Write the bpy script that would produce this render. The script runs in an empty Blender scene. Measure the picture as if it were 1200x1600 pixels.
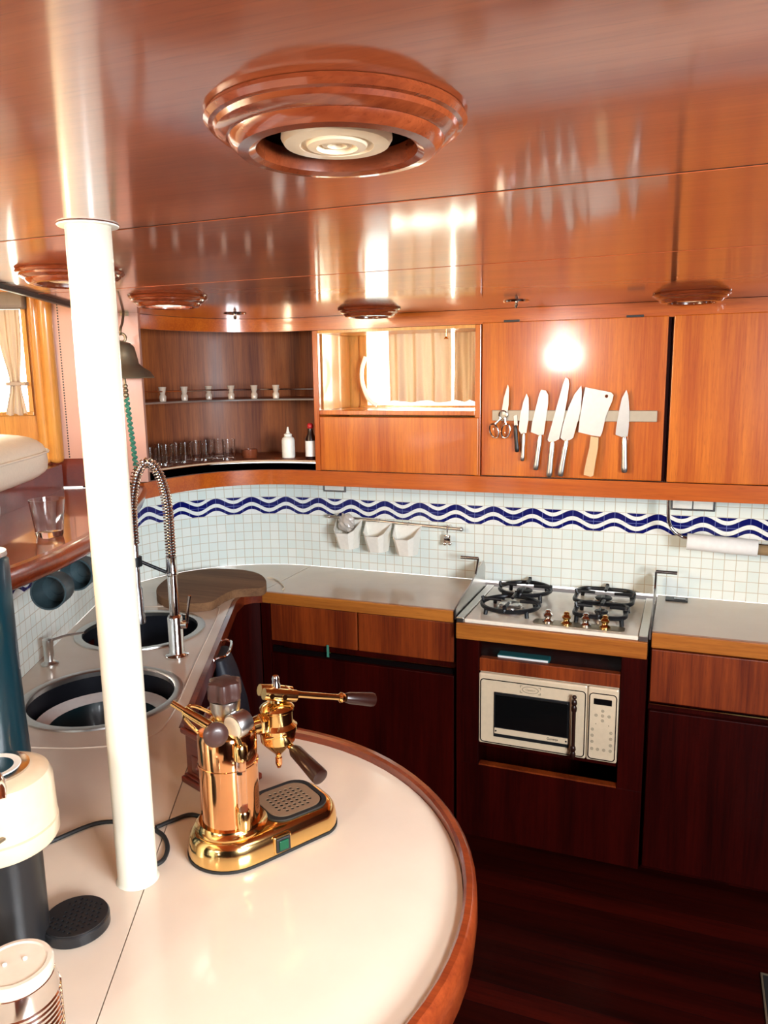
import bpy, bmesh, math, random
from mathutils import Vector, Matrix
from mathutils.geometry import tessellate_polygon
random.seed(7)
PI = math.pi
sc = bpy.context.scene
COL = sc.collection
H = 1.745          # eye height; floor is z = 0, worktops 0.885, ceiling 1.975
CT = 0.885
CEIL = 1.975

# ---------------------------------------------------------------- camera
R_, U_, F_ = [Vector(v) for v in [[0.931197, 0.364243, -0.0141], [-0.050233, 0.166544, 0.984754], [-0.361038, 0.916291, -0.173383]]]
cam_data = bpy.data.cameras.new('camera')
cam = bpy.data.objects.new('camera', cam_data)
COL.objects.link(cam)
M = Matrix((R_, U_, -F_)).transposed().to_4x4()
M.translation = Vector((0, 0, H))
cam.matrix_world = M
cam_data.sensor_fit = 'VERTICAL'
cam_data.sensor_height = 24.0
cam_data.lens = 1209.516 / 1600.0 * 24.0
cam_data.clip_start = 0.02
sc.camera = cam

# ---------------------------------------------------------------- light
sc.view_settings.view_transform = 'Standard'
sc.view_settings.look = 'None'
sc.view_settings.gamma = 1.0
sc.view_settings.exposure = 0.8
sc.view_settings.use_curve_mapping = False
world = bpy.data.worlds.new('daylight')
sc.world = world
world.use_nodes = True
bg = world.node_tree.nodes['Background']
bg.inputs[0].default_value = (1.0, 0.97, 0.92, 1)
bg.inputs[1].default_value = 1.7

def area(name, loc, target, sx, sy, power, col):
    d = bpy.data.lights.new(name, 'AREA')
    d.shape = 'RECTANGLE'; d.size = sx; d.size_y = sy
    d.energy = power; d.color = col
    o = bpy.data.objects.new(name, d); COL.objects.link(o)
    o.location = loc
    o.rotation_euler = (Vector(target) - Vector(loc)).to_track_quat('-Z', 'Y').to_euler()
    return o

area('window_daylight_front', (-1.21, -1.80, 1.94), (-0.35, 2.8, 1.80), 0.46, 0.26, 30, (1.0, 0.96, 0.90))
area('window_daylight_left', (-2.45, 0.22, 1.85), (-0.8, 1.2, 1.1), 1.2, 0.75, 120, (1.0, 0.79, 0.52))
area('window_daylight_right', (1.45, -0.2, 1.75), (-0.4, 1.4, 1.2), 1.0, 0.6, 95, (0.88, 0.94, 1.0))
area('hatch_daylight', (0.95, 0.45, 2.75), (-0.25, 0.9, 0.885), 0.7, 0.9, 60, (0.88, 0.94, 1.0))
area('window_daylight_shelf', (-1.02, 3.42, 1.80), (-1.02, 2.0, 1.72), 0.55, 0.34, 8, (1.0, 0.90, 0.72))
area('window_daylight_saloon', (-2.75, 2.55, 1.83), (-2.3, 1.9, 1.75), 0.5, 0.42, 25, (1.0, 0.90, 0.74))

# ---------------------------------------------------------------- node helper
class NT:
    def __init__(s, m): s.t = m.node_tree
    def n(s, typ, **k):
        x = s.t.nodes.new(typ)
        for a, b in k.items(): setattr(x, a, b)
        return x
    def l(s, a, b): s.t.links.new(a, b)
    def m(s, op, a, b=None, c=None):
        x = s.n('ShaderNodeMath', operation=op)
        for i, v in enumerate((a, b, c)):
            if v is None: continue
            if isinstance(v, (int, float)): x.inputs[i].default_value = v
            else: s.l(v, x.inputs[i])
        return x.outputs[0]
    def mix(s, f, a, b):
        x = s.n('ShaderNodeMix', data_type='RGBA')
        for i, v in ((0, f), (6, a), (7, b)):
            if isinstance(v, (int, float)): x.inputs[i].default_value = v
            elif isinstance(v, tuple): x.inputs[i].default_value = (*v, 1)
            else: s.l(v, x.inputs[i])
        return x.outputs[2]

def mat(name, col=(0.8, 0.8, 0.8), rough=0.5, metal=0.0, coat=0.0, coat_r=0.08, trans=0.0, ior=1.45, emit=None, es=1.0, spec=0.5, bump=0.0, bscale=60, sheen=0):
    m = bpy.data.materials.new(name); m.use_nodes = True
    b = m.node_tree.nodes['Principled BSDF']
    t = NT(m)
    b.inputs['Base Color'].default_value = (*col, 1)
    b.inputs['Roughness'].default_value = rough
    b.inputs['Metallic'].default_value = metal
    b.inputs['Coat Weight'].default_value = coat
    b.inputs['Coat Roughness'].default_value = coat_r
    b.inputs['Transmission Weight'].default_value = trans
    b.inputs['IOR'].default_value = ior
    b.inputs['Specular IOR Level'].default_value = spec
    if emit:
        b.inputs['Emission Color'].default_value = (*emit, 1)
        b.inputs['Emission Strength'].default_value = es
    # faint mottling keeps every surface procedural rather than flat
    tc = t.n('ShaderNodeTexCoord'); nz = t.n('ShaderNodeTexNoise')
    nz.inputs['Scale'].default_value = bscale; nz.inputs['Detail'].default_value = 4
    t.l(tc.outputs['Object'], nz.inputs['Vector'])
    if not trans:
        f = t.m('MULTIPLY_ADD', nz.outputs['Fac'], 0.16, 0.92)
        mx = t.n('ShaderNodeMix', data_type='RGBA', blend_type='MULTIPLY')
        mx.inputs[0].default_value = 1
        mx.inputs[6].default_value = (*col, 1)
        t.l(f, mx.inputs[7]); t.l(mx.outputs[2], b.inputs['Base Color'])
    if bump:
        bp = t.n('ShaderNodeBump'); bp.inputs['Strength'].default_value = bump; bp.inputs['Distance'].default_value = 0.002
        t.l(nz.outputs['Fac'], bp.inputs['Height']); t.l(bp.outputs[0], b.inputs['Normal'])
    return m

def wood(name, dark, light, axis='X', rough=0.35, coat=0.6, coat_r=0.1, scale=1.0, bump=0.0, wav=0.0):
    m = bpy.data.materials.new(name); m.use_nodes = True
    b = m.node_tree.nodes['Principled BSDF']; t = NT(m)
    tc = t.n('ShaderNodeTexCoord')
    def noise(sx, sy, sz, sc_, det):
        mp = t.n('ShaderNodeMapping'); mp.inputs['Scale'].default_value = (sx, sy, sz)
        t.l(tc.outputs['Object'], mp.inputs['Vector'])
        n = t.n('ShaderNodeTexNoise'); n.inputs['Scale'].default_value = sc_; n.inputs['Detail'].default_value = det
        t.l(mp.outputs[0], n.inputs['Vector']); return n.outputs['Fac']
    def st(a, c):
        return {'X': (a, c, c), 'Y': (c, a, c), 'Z': (c, c, a)}[axis]
    n1 = noise(*st(0.35, 5.0), 3.0 * scale, 3)      # broad figure of the veneer
    n2 = noise(*st(0.8, 26.0), 6.0 * scale, 5)      # fine grain
    n3 = noise(*st(3.0, 60.0), 8.0 * scale, 2)      # pores
    f = t.m('ADD', t.m('MULTIPLY', n1, 0.62), t.m('MULTIPLY', n2, 0.38))
    mr = t.n('ShaderNodeMapRange'); mr.inputs[1].default_value = 0.36; mr.inputs[2].default_value = 0.64
    t.l(f, mr.inputs[0])
    c = t.mix(mr.outputs[0], dark, light)
    mr2 = t.n('ShaderNodeMapRange'); mr2.inputs[1].default_value = 0.55; mr2.inputs[2].default_value = 0.75; mr2.inputs[4].default_value = 0.45
    t.l(n3, mr2.inputs[0])
    c = t.mix(mr2.outputs[0], c, tuple(v * 0.55 for v in dark))
    t.l(c, b.inputs['Base Color'])
    b.inputs['Roughness'].default_value = rough
    b.inputs['Coat Weight'].default_value = coat
    b.inputs['Coat Roughness'].default_value = coat_r
    b.inputs['Specular IOR Level'].default_value = 0.06 if light[0] < 0.06 else 0.4
    if wav:
        n4 = noise(1, 1, 1, 2.2, 1)
        bp = t.n('ShaderNodeBump'); bp.inputs['Strength'].default_value = wav; bp.inputs['Distance'].default_value = 0.01
        t.l(n4, bp.inputs['Height']); t.l(bp.outputs[0], b.inputs['Coat Normal'])
    return m

def tile_material():
    m = bpy.data.materials.new('mosaic tile with blue wave border'); m.use_nodes = True
    b = m.node_tree.nodes['Principled BSDF']; t = NT(m)
    uv = t.n('ShaderNodeUVMap'); sp = t.n('ShaderNodeSeparateXYZ'); t.l(uv.outputs[0], sp.inputs[0])
    T = 0.0404
    u = t.m('DIVIDE', t.m('ADD', sp.outputs[0], 0.899), T)           # tiles, a crest at 0, period 4
    v = t.m('DIVIDE', t.m('SUBTRACT', 1.2045, sp.outputs[1]), T)      # tiles below the top of the wave band
    def line(x, w):
        fr = t.m('FRACT', t.m('ADD', x, 0.5))
        d = t.m('ABSOLUTE', t.m('SUBTRACT', fr, 0.5))
        return t.m('LESS_THAN', d, w)
    gr = t.m('MAXIMUM', line(u, 0.030), line(v, 0.030))
    gb = t.m('MAXIMUM', line(u, 0.022), line(v, 0.022))
    cs = t.m('COSINE', t.m('MULTIPLY', u, PI / 2))
    c = t.m('MULTIPLY', t.m('SUBTRACT', 1.0, cs), 0.365)
    d = t.m('SUBTRACT', v, c)
    def between(x, lo, hi): return t.m('MULTIPLY', t.m('GREATER_THAN', x, lo), t.m('LESS_THAN', x, hi))
    inband = between(v, 0.0, 1.95)
    s1 = between(d, 0.0, 0.60); s2 = between(d, 1.02, 1.40)
    cap = t.m('MULTIPLY', t.m('LESS_THAN', d, -0.38), t.m('GREATER_THAN', v, 0.03))
    blue = t.m('MULTIPLY', t.m('MINIMUM', t.m('ADD', t.m('ADD', s1, s2), cap), 1.0), inband)
    wn = t.n('ShaderNodeTexWhiteNoise', noise_dimensions='2D')
    cv = t.n('ShaderNodeCombineXYZ'); t.l(t.m('FLOOR', u), cv.inputs[0]); t.l(t.m('FLOOR', v), cv.inputs[1]); t.l(cv.outputs[0], wn.inputs['Vector'])
    tilec = t.mix(wn.outputs['Value'], (0.79, 0.88, 0.83), (0.87, 0.92, 0.86))
    base = t.mix(gr, tilec, (0.60, 0.54, 0.41))
    bandw = t.mix(gb, (0.90, 0.93, 0.90), (0.78, 0.78, 0.72))
    base = t.mix(inband, base, bandw)
    bl = t.mix(gb, (0.004, 0.006, 0.12), (0.16, 0.20, 0.50))
    base = t.mix(blue, base, bl)
    t.l(base, b.inputs['Base Color'])
    b.inputs['Roughness'].default_value = 0.16
    h = t.m('SUBTRACT', 1.0, gr)
    bp = t.n('ShaderNodeBump'); bp.inputs['Strength'].default_value = 0.35; bp.inputs['Distance'].default_value = 0.001
    t.l(h, bp.inputs['Height']); t.l(bp.outputs[0], b.inputs['Normal'])
    return m

def floor_material():
    m = wood('mahogany floor planks', (0.010, 0.0006, 0.0004), (0.032, 0.0018, 0.0007), 'X', 0.5, 0.06, 0.2)
    t = NT(m); b = m.node_tree.nodes['Principled BSDF']
    tc = t.n('ShaderNodeTexCoord'); sp = t.n('ShaderNodeSeparateXYZ'); t.l(tc.outputs['Object'], sp.inputs[0])
    y = t.m('DIVIDE', sp.outputs[1], 0.085)
    fr = t.m('ABSOLUTE', t.m('SUBTRACT', t.m('FRACT', y), 0.5))
    seam = t.m('GREATER_THAN', fr, 0.487)
    wn = t.n('ShaderNodeTexWhiteNoise', noise_dimensions='1D'); t.l(t.m('FLOOR', y), wn.inputs['W'])
    old = b.inputs['Base Color'].links[0].from_socket
    mx = t.n('ShaderNodeMix', data_type='RGBA', blend_type='MULTIPLY'); mx.inputs[0].default_value = 1
    t.l(old, mx.inputs[6]); t.l(t.m('MULTIPLY_ADD', wn.outputs['Value'], 0.8, 0.6), mx.inputs[7])
    t.l(t.mix(seam, mx.outputs[2], (0.004, 0.001, 0.001)), b.inputs['Base Color'])
    return m

W = {
 'ceil': wood('varnished mahogany ceiling', (0.25, 0.050, 0.015), (0.37, 0.088, 0.028), 'X', 0.30, 1.0, 0.09, 0.7, wav=0.10),
 'up': wood('varnished cabinet door veneer', (0.37, 0.060, 0.004), (0.62, 0.165, 0.013), 'Z', 0.30, 0.8, 0.10),
 'uph': wood('varnished cabinet trim', (0.36, 0.058, 0.004), (0.56, 0.130, 0.011), 'X', 0.30, 0.8, 0.10),
 'draw': wood('varnished drawer veneer', (0.10, 0.011, 0.002), (0.27, 0.046, 0.006), 'Z', 0.4, 0.25, 0.15),
 'base': wood('dark red cabinet front', (0.014, 0.0007, 0.0005), (0.038, 0.0018, 0.0009), 'Z', 0.45, 0.12, 0.2),  # colour set far darker than the upper doors
 'edge': wood('oiled teak worktop edge', (0.28, 0.075, 0.010), (0.50, 0.17, 0.026), 'X', 0.35, 0.5, 0.15),
 'rim': wood('varnished mahogany fiddle rail', (0.11, 0.014, 0.004), (0.24, 0.040, 0.009), 'X', 0.28, 0.8, 0.1),
 'ring': wood('turned mahogany ring', (0.12, 0.020, 0.006), (0.22, 0.045, 0.013), 'X', 0.25, 1.0, 0.08),
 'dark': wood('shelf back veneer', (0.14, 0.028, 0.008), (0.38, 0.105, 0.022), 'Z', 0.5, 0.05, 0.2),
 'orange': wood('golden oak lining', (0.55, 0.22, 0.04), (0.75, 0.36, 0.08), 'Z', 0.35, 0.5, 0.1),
 'ledge': wood('varnished bar ledge', (0.34, 0.085, 0.028), (0.52, 0.15, 0.045), 'Y', 0.25, 0.9, 0.06),
 'board': wood('worn teak chopping board', (0.12, 0.055, 0.024), (0.23, 0.115, 0.05), 'X', 0.85, 0.0),
 'grind': wood('cherry grinder box', (0.13, 0.017, 0.008), (0.20, 0.03, 0.012), 'X', 0.3, 0.6, 0.1),
 'floor': floor_material(),
}
MT = {
 'tile': tile_material(),
 'cream': mat('cream laminate', (0.68, 0.55, 0.43), 0.16, coat=0.3, bscale=9),
 'paint': mat('cream gloss paint', (0.70, 0.65, 0.52), 0.22, coat=0.4, bscale=6),
 'pink': mat('pale pink finish', (0.62, 0.36, 0.29), 0.2, coat=0.6, bscale=5),  # one even pale pink over the whole bulkhead panel
 'white': mat('white plastic', (0.93, 0.91, 0.82), 0.35),
 'chrome': mat('polished chrome', (0.80, 0.79, 0.77), 0.10, 1.0),
 'steel': mat('brushed steel', (0.62, 0.60, 0.57), 0.28, 1.0),
 'dsteel': mat('dark steel', (0.30, 0.30, 0.31), 0.25, 1.0),
 'sinkin': mat('dark sink bowl', (0.020, 0.022, 0.030), 0.3, 0.6),
 'blade': mat('satin knife steel', (0.50, 0.49, 0.47), 0.33, 0.9),
 'gold': mat('polished brass', (0.88, 0.60, 0.24), 0.12, 1.0),
 'copper': mat('polished copper', (0.86, 0.44, 0.20), 0.10, 1.0),
 'bronze': mat('dull bronze', (0.30, 0.25, 0.17), 0.42, 0.8),
 'black': mat('black plastic', (0.012, 0.012, 0.013), 0.35),
 'iron': mat('black enamelled iron', (0.008, 0.009, 0.011), 0.36, coat=0.0, spec=0.35),
 'cavity_shade': mat('painted cavity shade', (0.005, 0.003, 0.003), 0.9, spec=0.0),  # shade of gaps and recesses put into a near-black colour
 'teal': mat('dark teal enamel', (0.002, 0.024, 0.034), 0.3, coat=0.15),
 'mug': mat('grey teal stoneware', (0.030, 0.054, 0.063), 0.4, coat=0.1),
 'brownp': mat('dark brown bakelite', (0.020, 0.005, 0.003), 0.3, coat=0.1),
 'mauve': mat('brown grey bakelite', (0.055, 0.022, 0.017), 0.36, coat=0.1),
 'glass': mat('clear glass', (0.97, 0.98, 0.97), 0.03, trans=1.0, ior=1.45),
 'sheetglass': mat('shelf glass', (0.80, 0.92, 0.88), 0.03, trans=1.0, ior=1.25),
 'clear': mat('clear lid plastic', (0.66, 0.54, 0.43), 0.22, coat=0.3),
 'ivory': mat('ivory enamel', (0.72, 0.57, 0.39), 0.25, coat=0.3),
 'hobcream': mat('cream hob enamel', (0.84, 0.78, 0.65), 0.22, coat=0.4),
 'screen': mat('black oven glass', (0.004, 0.004, 0.004), 0.08, coat=0.3),
 'leather': mat('cream leather', (0.80, 0.70, 0.56), 0.45, bump=0.2, bscale=120),
 'rope': mat('green rope', (0.05, 0.22, 0.15), 0.8, bump=0.6, bscale=200),
 'green': mat('green switch', (0.002, 0.07, 0.03), 0.25),
 'rubber': mat('black rubber', (0.01, 0.01, 0.01), 0.6),
 'lamp': mat('frosted lamp disc', (0.85, 0.70, 0.50), 0.4, emit=(1.0, 0.78, 0.52), es=0.05),
 'lampon': mat('lit lamp disc', (0.9, 0.85, 0.75), 0.4, emit=(1.0, 0.88, 0.68), es=5.0),
 'paper': mat('white paper', (0.86, 0.86, 0.84), 0.8),
 'towel': mat('brown cardboard', (0.30, 0.20, 0.10), 0.8),
 'bag': mat('black bag cloth', (0.012, 0.014, 0.022), 0.55, bump=0.4, bscale=40),
 'birch': mat('pale wooden handle', (0.62, 0.42, 0.22), 0.5),
 'red': mat('red cap', (0.45, 0.015, 0.02), 0.3),
 'grey': mat('grey valance cloth', (0.30, 0.27, 0.24), 0.8),
 'silver': mat('worn aluminium', (0.55, 0.53, 0.51), 0.38, 0.9),
 'ceramic': mat('white ceramic', (0.86, 0.84, 0.80), 0.15, coat=0.4),
 'bookteal': mat('teal folder', (0.01, 0.10, 0.11), 0.5),
 'seam': mat('dark seam', (0.008, 0.002, 0.001), 0.8),
 'btn': mat('printed button grey', (0.36, 0.29, 0.20), 0.5),
 'amber': mat('brown glass jar', (0.20, 0.05, 0.02), 0.2, coat=0.5),
 'shot': mat('pale frosted glass', (0.52, 0.42, 0.33), 0.15, coat=0.6),
 'grille': mat('stained steel grille', (0.42, 0.29, 0.18), 0.35, 0.6),
 'strip': mat('beige magnet strip', (0.40, 0.34, 0.26), 0.5, 0.2),
 'roughplastic': mat('crumpled clear bag', (0.55, 0.50, 0.44), 0.25, coat=0.6, bump=0.8, bscale=70),
}
def curtain_material():
    m = bpy.data.materials.new('sand curtain cloth'); m.use_nodes = True
    t = NT(m); b = m.node_tree.nodes['Principled BSDF']
    out = m.node_tree.nodes['Material Output']
    tc = t.n('ShaderNodeTexCoord'); nz = t.n('ShaderNodeTexNoise'); nz.inputs['Scale'].default_value = 300
    t.l(tc.outputs['Object'], nz.inputs['Vector'])
    c = t.mix(nz.outputs['Fac'], (0.66, 0.53, 0.39), (0.76, 0.62, 0.47))
    t.l(c, b.inputs['Base Color']); b.inputs['Roughness'].default_value = 0.8
    tr = t.n('ShaderNodeBsdfTranslucent'); t.l(c, tr.inputs[0])
    mx = t.n('ShaderNodeMixShader'); mx.inputs[0].default_value = 0.32
    t.l(b.outputs[0], mx.inputs[1]); t.l(tr.outputs[0], mx.inputs[2]); t.l(mx.outputs[0], out.inputs[0])
    return m
MT['curtain'] = curtain_material()

# ---------------------------------------------------------------- geometry helper
class MB:
    def __init__(s):
        s.b = bmesh.new(); s.uv = None; s.round = False
    def mark(s): return len(s.b.verts)
    def xf(s, vs, mx):
        if mx is not None:
            for v in vs: v.co = mx @ v.co
        return vs
    def box(s, x0, x1, y0, y1, z0, z1, bev=0.0, mx=None, seg=2):
        r = bmesh.ops.create_cube(s.b, size=1.0)['verts']
        for v in r:
            v.co = Vector(((x0 + x1) / 2 + v.co.x * (x1 - x0), (y0 + y1) / 2 + v.co.y * (y1 - y0), (z0 + z1) / 2 + v.co.z * (z1 - z0)))
        if bev > 0:
            es = list({e for v in r for e in v.link_edges})
            q = bmesh.ops.bevel(s.b, geom=es, offset=bev, segments=seg, affect='EDGES', profile=0.5)
            r = list({v for f in q['faces'] for v in f.verts} | {v for v in r if v.is_valid})
        s.xf(r, mx); return s
    def loft(s, rings, close=True, cap0=True, cap1=True):
        s.round = True
        vs = [[s.b.verts.new(p) for p in ring] for ring in rings]
        n = len(rings[0])
        for a, b in zip(vs, vs[1:]):
            for i in range(n if close else n - 1):
                j = (i + 1) % n
                try: s.b.faces.new((a[i], a[j], b[j], b[i]))
                except ValueError: pass
        if close and cap0 and n > 2: s.b.faces.new(list(reversed(vs[0])))
        if close and cap1 and n > 2: s.b.faces.new(vs[-1])
        return s
    def lathe(s, prof, c=(0, 0, 0), axis=(0, 0, 1), seg=32, cap0=True, cap1=True):
        q = Vector((0, 0, 1)).rotation_difference(Vector(axis).normalized())
        c = Vector(c); rings = []
        for r, z in prof:
            rings.append([c + q @ Vector((max(r, 1e-5) * math.cos(2 * PI * i / seg), max(r, 1e-5) * math.sin(2 * PI * i / seg), z)) for i in range(seg)])
        return s.loft(rings, True, cap0, cap1)
    def cyl(s, p0, p1, r0, r1=None, seg=20):
        p0, p1 = Vector(p0), Vector(p1); r1 = r0 if r1 is None else r1
        return s.lathe([(r0, 0), (r1, (p1 - p0).length)], p0, p1 - p0, seg)
    def tube(s, pts, r, seg=10, closed=False):
        pts = [Vector(p) for p in pts]; n = len(pts); rings = []
        up = None
        for i, p in enumerate(pts):
            if closed: d = pts[(i + 1) % n] - pts[i - 1]
            else: d = pts[min(i + 1, n - 1)] - pts[max(i - 1, 0)]
            d.normalize()
            if up is None:
                up = d.orthogonal().normalized()
            else:
                up = (up - d * up.dot(d)).normalized()
            w = d.cross(up)
            rr = r[i] if isinstance(r, (list, tuple)) else r
            rings.append([p + (up * math.cos(2 * PI * k / seg) + w * math.sin(2 * PI * k / seg)) * rr for k in range(seg)])
        if closed:
            rings.append(rings[0])
            return s.loft(rings, True, False, False)
        return s.loft(rings)
    def ball(s, c, r, sx=1, sy=1, sz=1, mx=None):
        s.round = True
        vs = bmesh.ops.create_uvsphere(s.b, u_segments=20, v_segments=12, radius=r)['verts']
        for v in vs: v.co = Vector((v.co.x * sx, v.co.y * sy, v.co.z * sz)) + Vector(c)
        s.xf(vs, mx); return s
    def plate(s, outer, z0, z1, holes=(), mx=None):
        if len(outer) > 7: s.round = True
        loops = [list(outer)] + [list(h) for h in holes]
        def ar(l): return sum(a[0] * b[1] - b[0] * a[1] for a, b in zip(l, l[1:] + l[:1]))
        if ar(loops[0]) < 0: loops[0].reverse()
        for h in loops[1:]:
            if ar(h) > 0: h.reverse()
        flat = [p for l in loops for p in l]
        tris = tessellate_polygon([[Vector((p[0], p[1], 0)) for p in l] for l in loops])
        bot = [s.b.verts.new((p[0], p[1], z0)) for p in flat]
        top = [s.b.verts.new((p[0], p[1], z1)) for p in flat]
        for a, b, c in tris:
            for vs, flip in ((top, False), (bot, True)):
                A, B, C = flat[a], flat[b], flat[c]
                ccw = (B[0] - A[0]) * (C[1] - A[1]) - (B[1] - A[1]) * (C[0] - A[0]) > 0
                t = (a, b, c) if ccw != flip else (c, b, a)
                try: s.b.faces.new([vs[i] for i in t])
                except ValueError: pass
        k = 0
        for l in loops:
            n = len(l)
            for i in range(n):
                j = (i + 1) % n
                s.b.faces.new((bot[k + i], bot[k + j], top[k + j], top[k + i]))
            k += n
        s.xf(bot + top, mx); return s
    def wall(s, path, z0, z1, th, u0=0.0, sign=-1.0):
        """vertical sheet along an XY path; the face to the right of travel is the front; UV = metres"""
        s.round = True
        if s.uv is None: s.uv = s.b.loops.layers.uv.new('UVMap')
        P = [Vector((p[0], p[1])) for p in path]
        N = []
        for i in range(len(P)):
            d = (P[min(i + 1, len(P) - 1)] - P[max(i - 1, 0)]).normalized()
            N.append(Vector((d.y, -d.x)))
        acc = u0; us = [u0]
        for a, b in zip(P, P[1:]):
            acc += sign * (b - a).length; us.append(acc)
        F = [[s.b.verts.new((p.x, p.y, z)) for p in P] for z in (z0, z1)]
        Bk = [[s.b.verts.new((p.x + n.x * th, p.y + n.y * th, z)) for p, n in zip(P, N)] for z in (z0, z1)]
        n = len(P)
        for i in range(n - 1):
            f = s.b.faces.new((F[0][i], F[1][i], F[1][i + 1], F[0][i + 1]))
            for lp, uvv in zip(f.loops, ((us[i], z0), (us[i], z1), (us[i + 1], z1), (us[i + 1], z0))): lp[s.uv].uv = uvv
            s.b.faces.new((Bk[0][i], Bk[0][i + 1], Bk[1][i + 1], Bk[1][i]))
            s.b.faces.new((F[1][i], Bk[1][i], Bk[1][i + 1], F[1][i + 1]))
            s.b.faces.new((F[0][i], F[0][i + 1], Bk[0][i + 1], Bk[0][i]))
        for i in (0, n - 1):
            s.b.faces.new((F[0][i], Bk[0][i], Bk[1][i], F[1][i]))
        return s
    def xzp(s, poly, y0, y1):
        """polygon given in x,z extruded along y"""
        mx = Matrix(((1, 0, 0, 0), (0, 0, 1, 0), (0, 1, 0, 0), (0, 0, 0, 1)))
        return s.plate(poly, y0, y1, (), mx)
    def build(s, name, material, parent=None, angle=None, local=False, fix=True):
        if fix: bmesh.ops.recalc_face_normals(s.b, faces=s.b.faces)
        if angle is None: angle = 42 if s.round else 18
        me = bpy.data.meshes.new(name)
        if parent is None and not local:
            xs = [v.co for v in s.b.verts]
            mn = [min(c[i] for c in xs) for i in range(3)]; mxx = [max(c[i] for c in xs) for i in range(3)]
            o0 = Vector(((mn[0] + mxx[0]) / 2, (mn[1] + mxx[1]) / 2, mn[2]))
        elif parent is not None and not local:
            o0 = Vector(parent['_loc'])
        else: o0 = Vector((0, 0, 0))
        for v in s.b.verts: v.co -= o0
        s.b.to_mesh(me); s.b.free()
        for p in me.polygons: p.use_smooth = True
        me.set_sharp_from_angle(angle=math.radians(angle))
        me.materials.append(material)
        o = bpy.data.objects.new(name, me); COL.objects.link(o)
        o['_loc'] = list(o0)
        if parent is None: o.location = o0
        else: o.parent = parent
        return o

def tag(o, label=None, cat=None, group=None, kind=None):
    if label: o['label'] = label
    if cat: o['category'] = cat
    if group: o['group'] = group
    if kind: o['kind'] = kind
    return o
def thing(name, label, cat, loc=(0, 0, 0), rotz=0.0, group=None):
    o = bpy.data.objects.new(name, None); COL.objects.link(o)
    o.empty_display_size = 0.05
    o.location = loc; o.rotation_euler = (0, 0, rotz); o['_loc'] = list(loc)
    return tag(o, label, cat, group)
def struct(name, mb, m, parent=None, **k):
    o = mb.build(name, m, parent, **k)
    if parent is None: o['kind'] = 'structure'
    return o
def arc(cx, cy, r, a0, a1, n): return [(cx + r * math.cos(math.radians(a0 + (a1 - a0) * i / n)), cy + r * math.sin(math.radians(a0 + (a1 - a0) * i / n))) for i in range(n + 1)]
def circle(cx, cy, r, n=48): return [(cx + r * math.cos(2 * PI * i / n), cy + r * math.sin(2 * PI * i / n)) for i in range(n)]
def rrect(x0, x1, y0, y1, r, n=6):
    return arc(x1 - r, y1 - r, r, 0, 90, n) + arc(x0 + r, y1 - r, r, 90, 180, n) + arc(x0 + r, y0 + r, r, 180, 270, n) + arc(x1 - r, y0 + r, r, 270, 360, n)
def smooth(pts, n=8, closed=False):
    P = [Vector(p) for p in pts]; out = []; N = len(P)
    rng = range(N) if closed else range(N - 1)
    for i in rng:
        if closed: a, b, c, d = P[i - 1], P[i], P[(i + 1) % N], P[(i + 2) % N]
        else: a, b, c, d = P[max(i - 1, 0)], P[i], P[i + 1], P[min(i + 2, N - 1)]
        for k in range(n):
            t = k / n
            out.append(0.5 * ((2 * b) + (c - a) * t + (2 * a - 5 * b + 4 * c - d) * t * t + (3 * b - a - 3 * c + d) * t ** 3))
    if not closed: out.append(P[-1])
    return [tuple(p) for p in out]

# left run axes: NL runs along the sink worktop away from the viewer, PL points across it into the galley
NL = Vector((-0.431, 0.902)).normalized(); PL = Vector((NL.y, -NL.x))
def LP(t, p): q = NL * t + PL * p; return (q.x, q.y)
B0 = Vector((-1.83, 2.30))
def BP(s_, off=0.0): q = B0 - PL * s_ + NL * off; return (q.x, q.y)
BM = Matrix(((-PL.x, NL.x, 0, B0.x), (-PL.y, NL.y, 0, B0.y), (0, 0, 1, 0), (0, 0, 0, 1)))  # local x = s, y = into bulkhead
LM = Matrix(((NL.x, PL.x, 0, 0), (NL.y, PL.y, 0, 0), (0, 0, 1, 0), (0, 0, 0, 1)))            # local x = t along run, y = perp

# ================================================================ SETTING
WY = 3.115
CC = (-1.60, 2.545); CRAD = 0.57
aL = math.degrees(math.atan2(-PL.y, -PL.x))
if aL < 0: aL += 360
arcpts = arc(CC[0], CC[1], CRAD, 90, aL, 22)
Tl = Vector(arcpts[-1])
left_end = Tl - NL * 2.75
splash = [(1.27, WY)] + [(1.27 - 0.41 * i, WY) for i in range(1, 7)] + arcpts + [tuple(Tl - NL * 0.3 * i) for i in range(1, 10)]
# --- floor
struct('floor', MB().box(-3.4, 1.5, -2.8, 3.3, -0.05, 0.0), W['floor'])
struct('wall_back', MB().wall(splash[:7], CT + .001, 1.335, 0.05, 1.27, -1.0), MT['tile'])
k0 = 1.27 - sum((Vector(a) - Vector(b)).length for a, b in zip(splash[:28], splash[1:29]))
k1 = 1.27 - sum((Vector(a) - Vector(b)).length for a, b in zip(splash[:6], splash[1:7]))
struct('wall_corner', MB().wall(splash[6:29], CT + .001, 1.335, 0.05, k1, -1.0), MT['tile'])
struct('wall_left', MB().wall(splash[28:], CT + .001, 1.335, 0.05, k0, -1.0), MT['tile'])
struct('wall_back_base', MB().box(-1.7, 1.27, 3.12, 3.18, 0.0, 0.859), W['base'])
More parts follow.
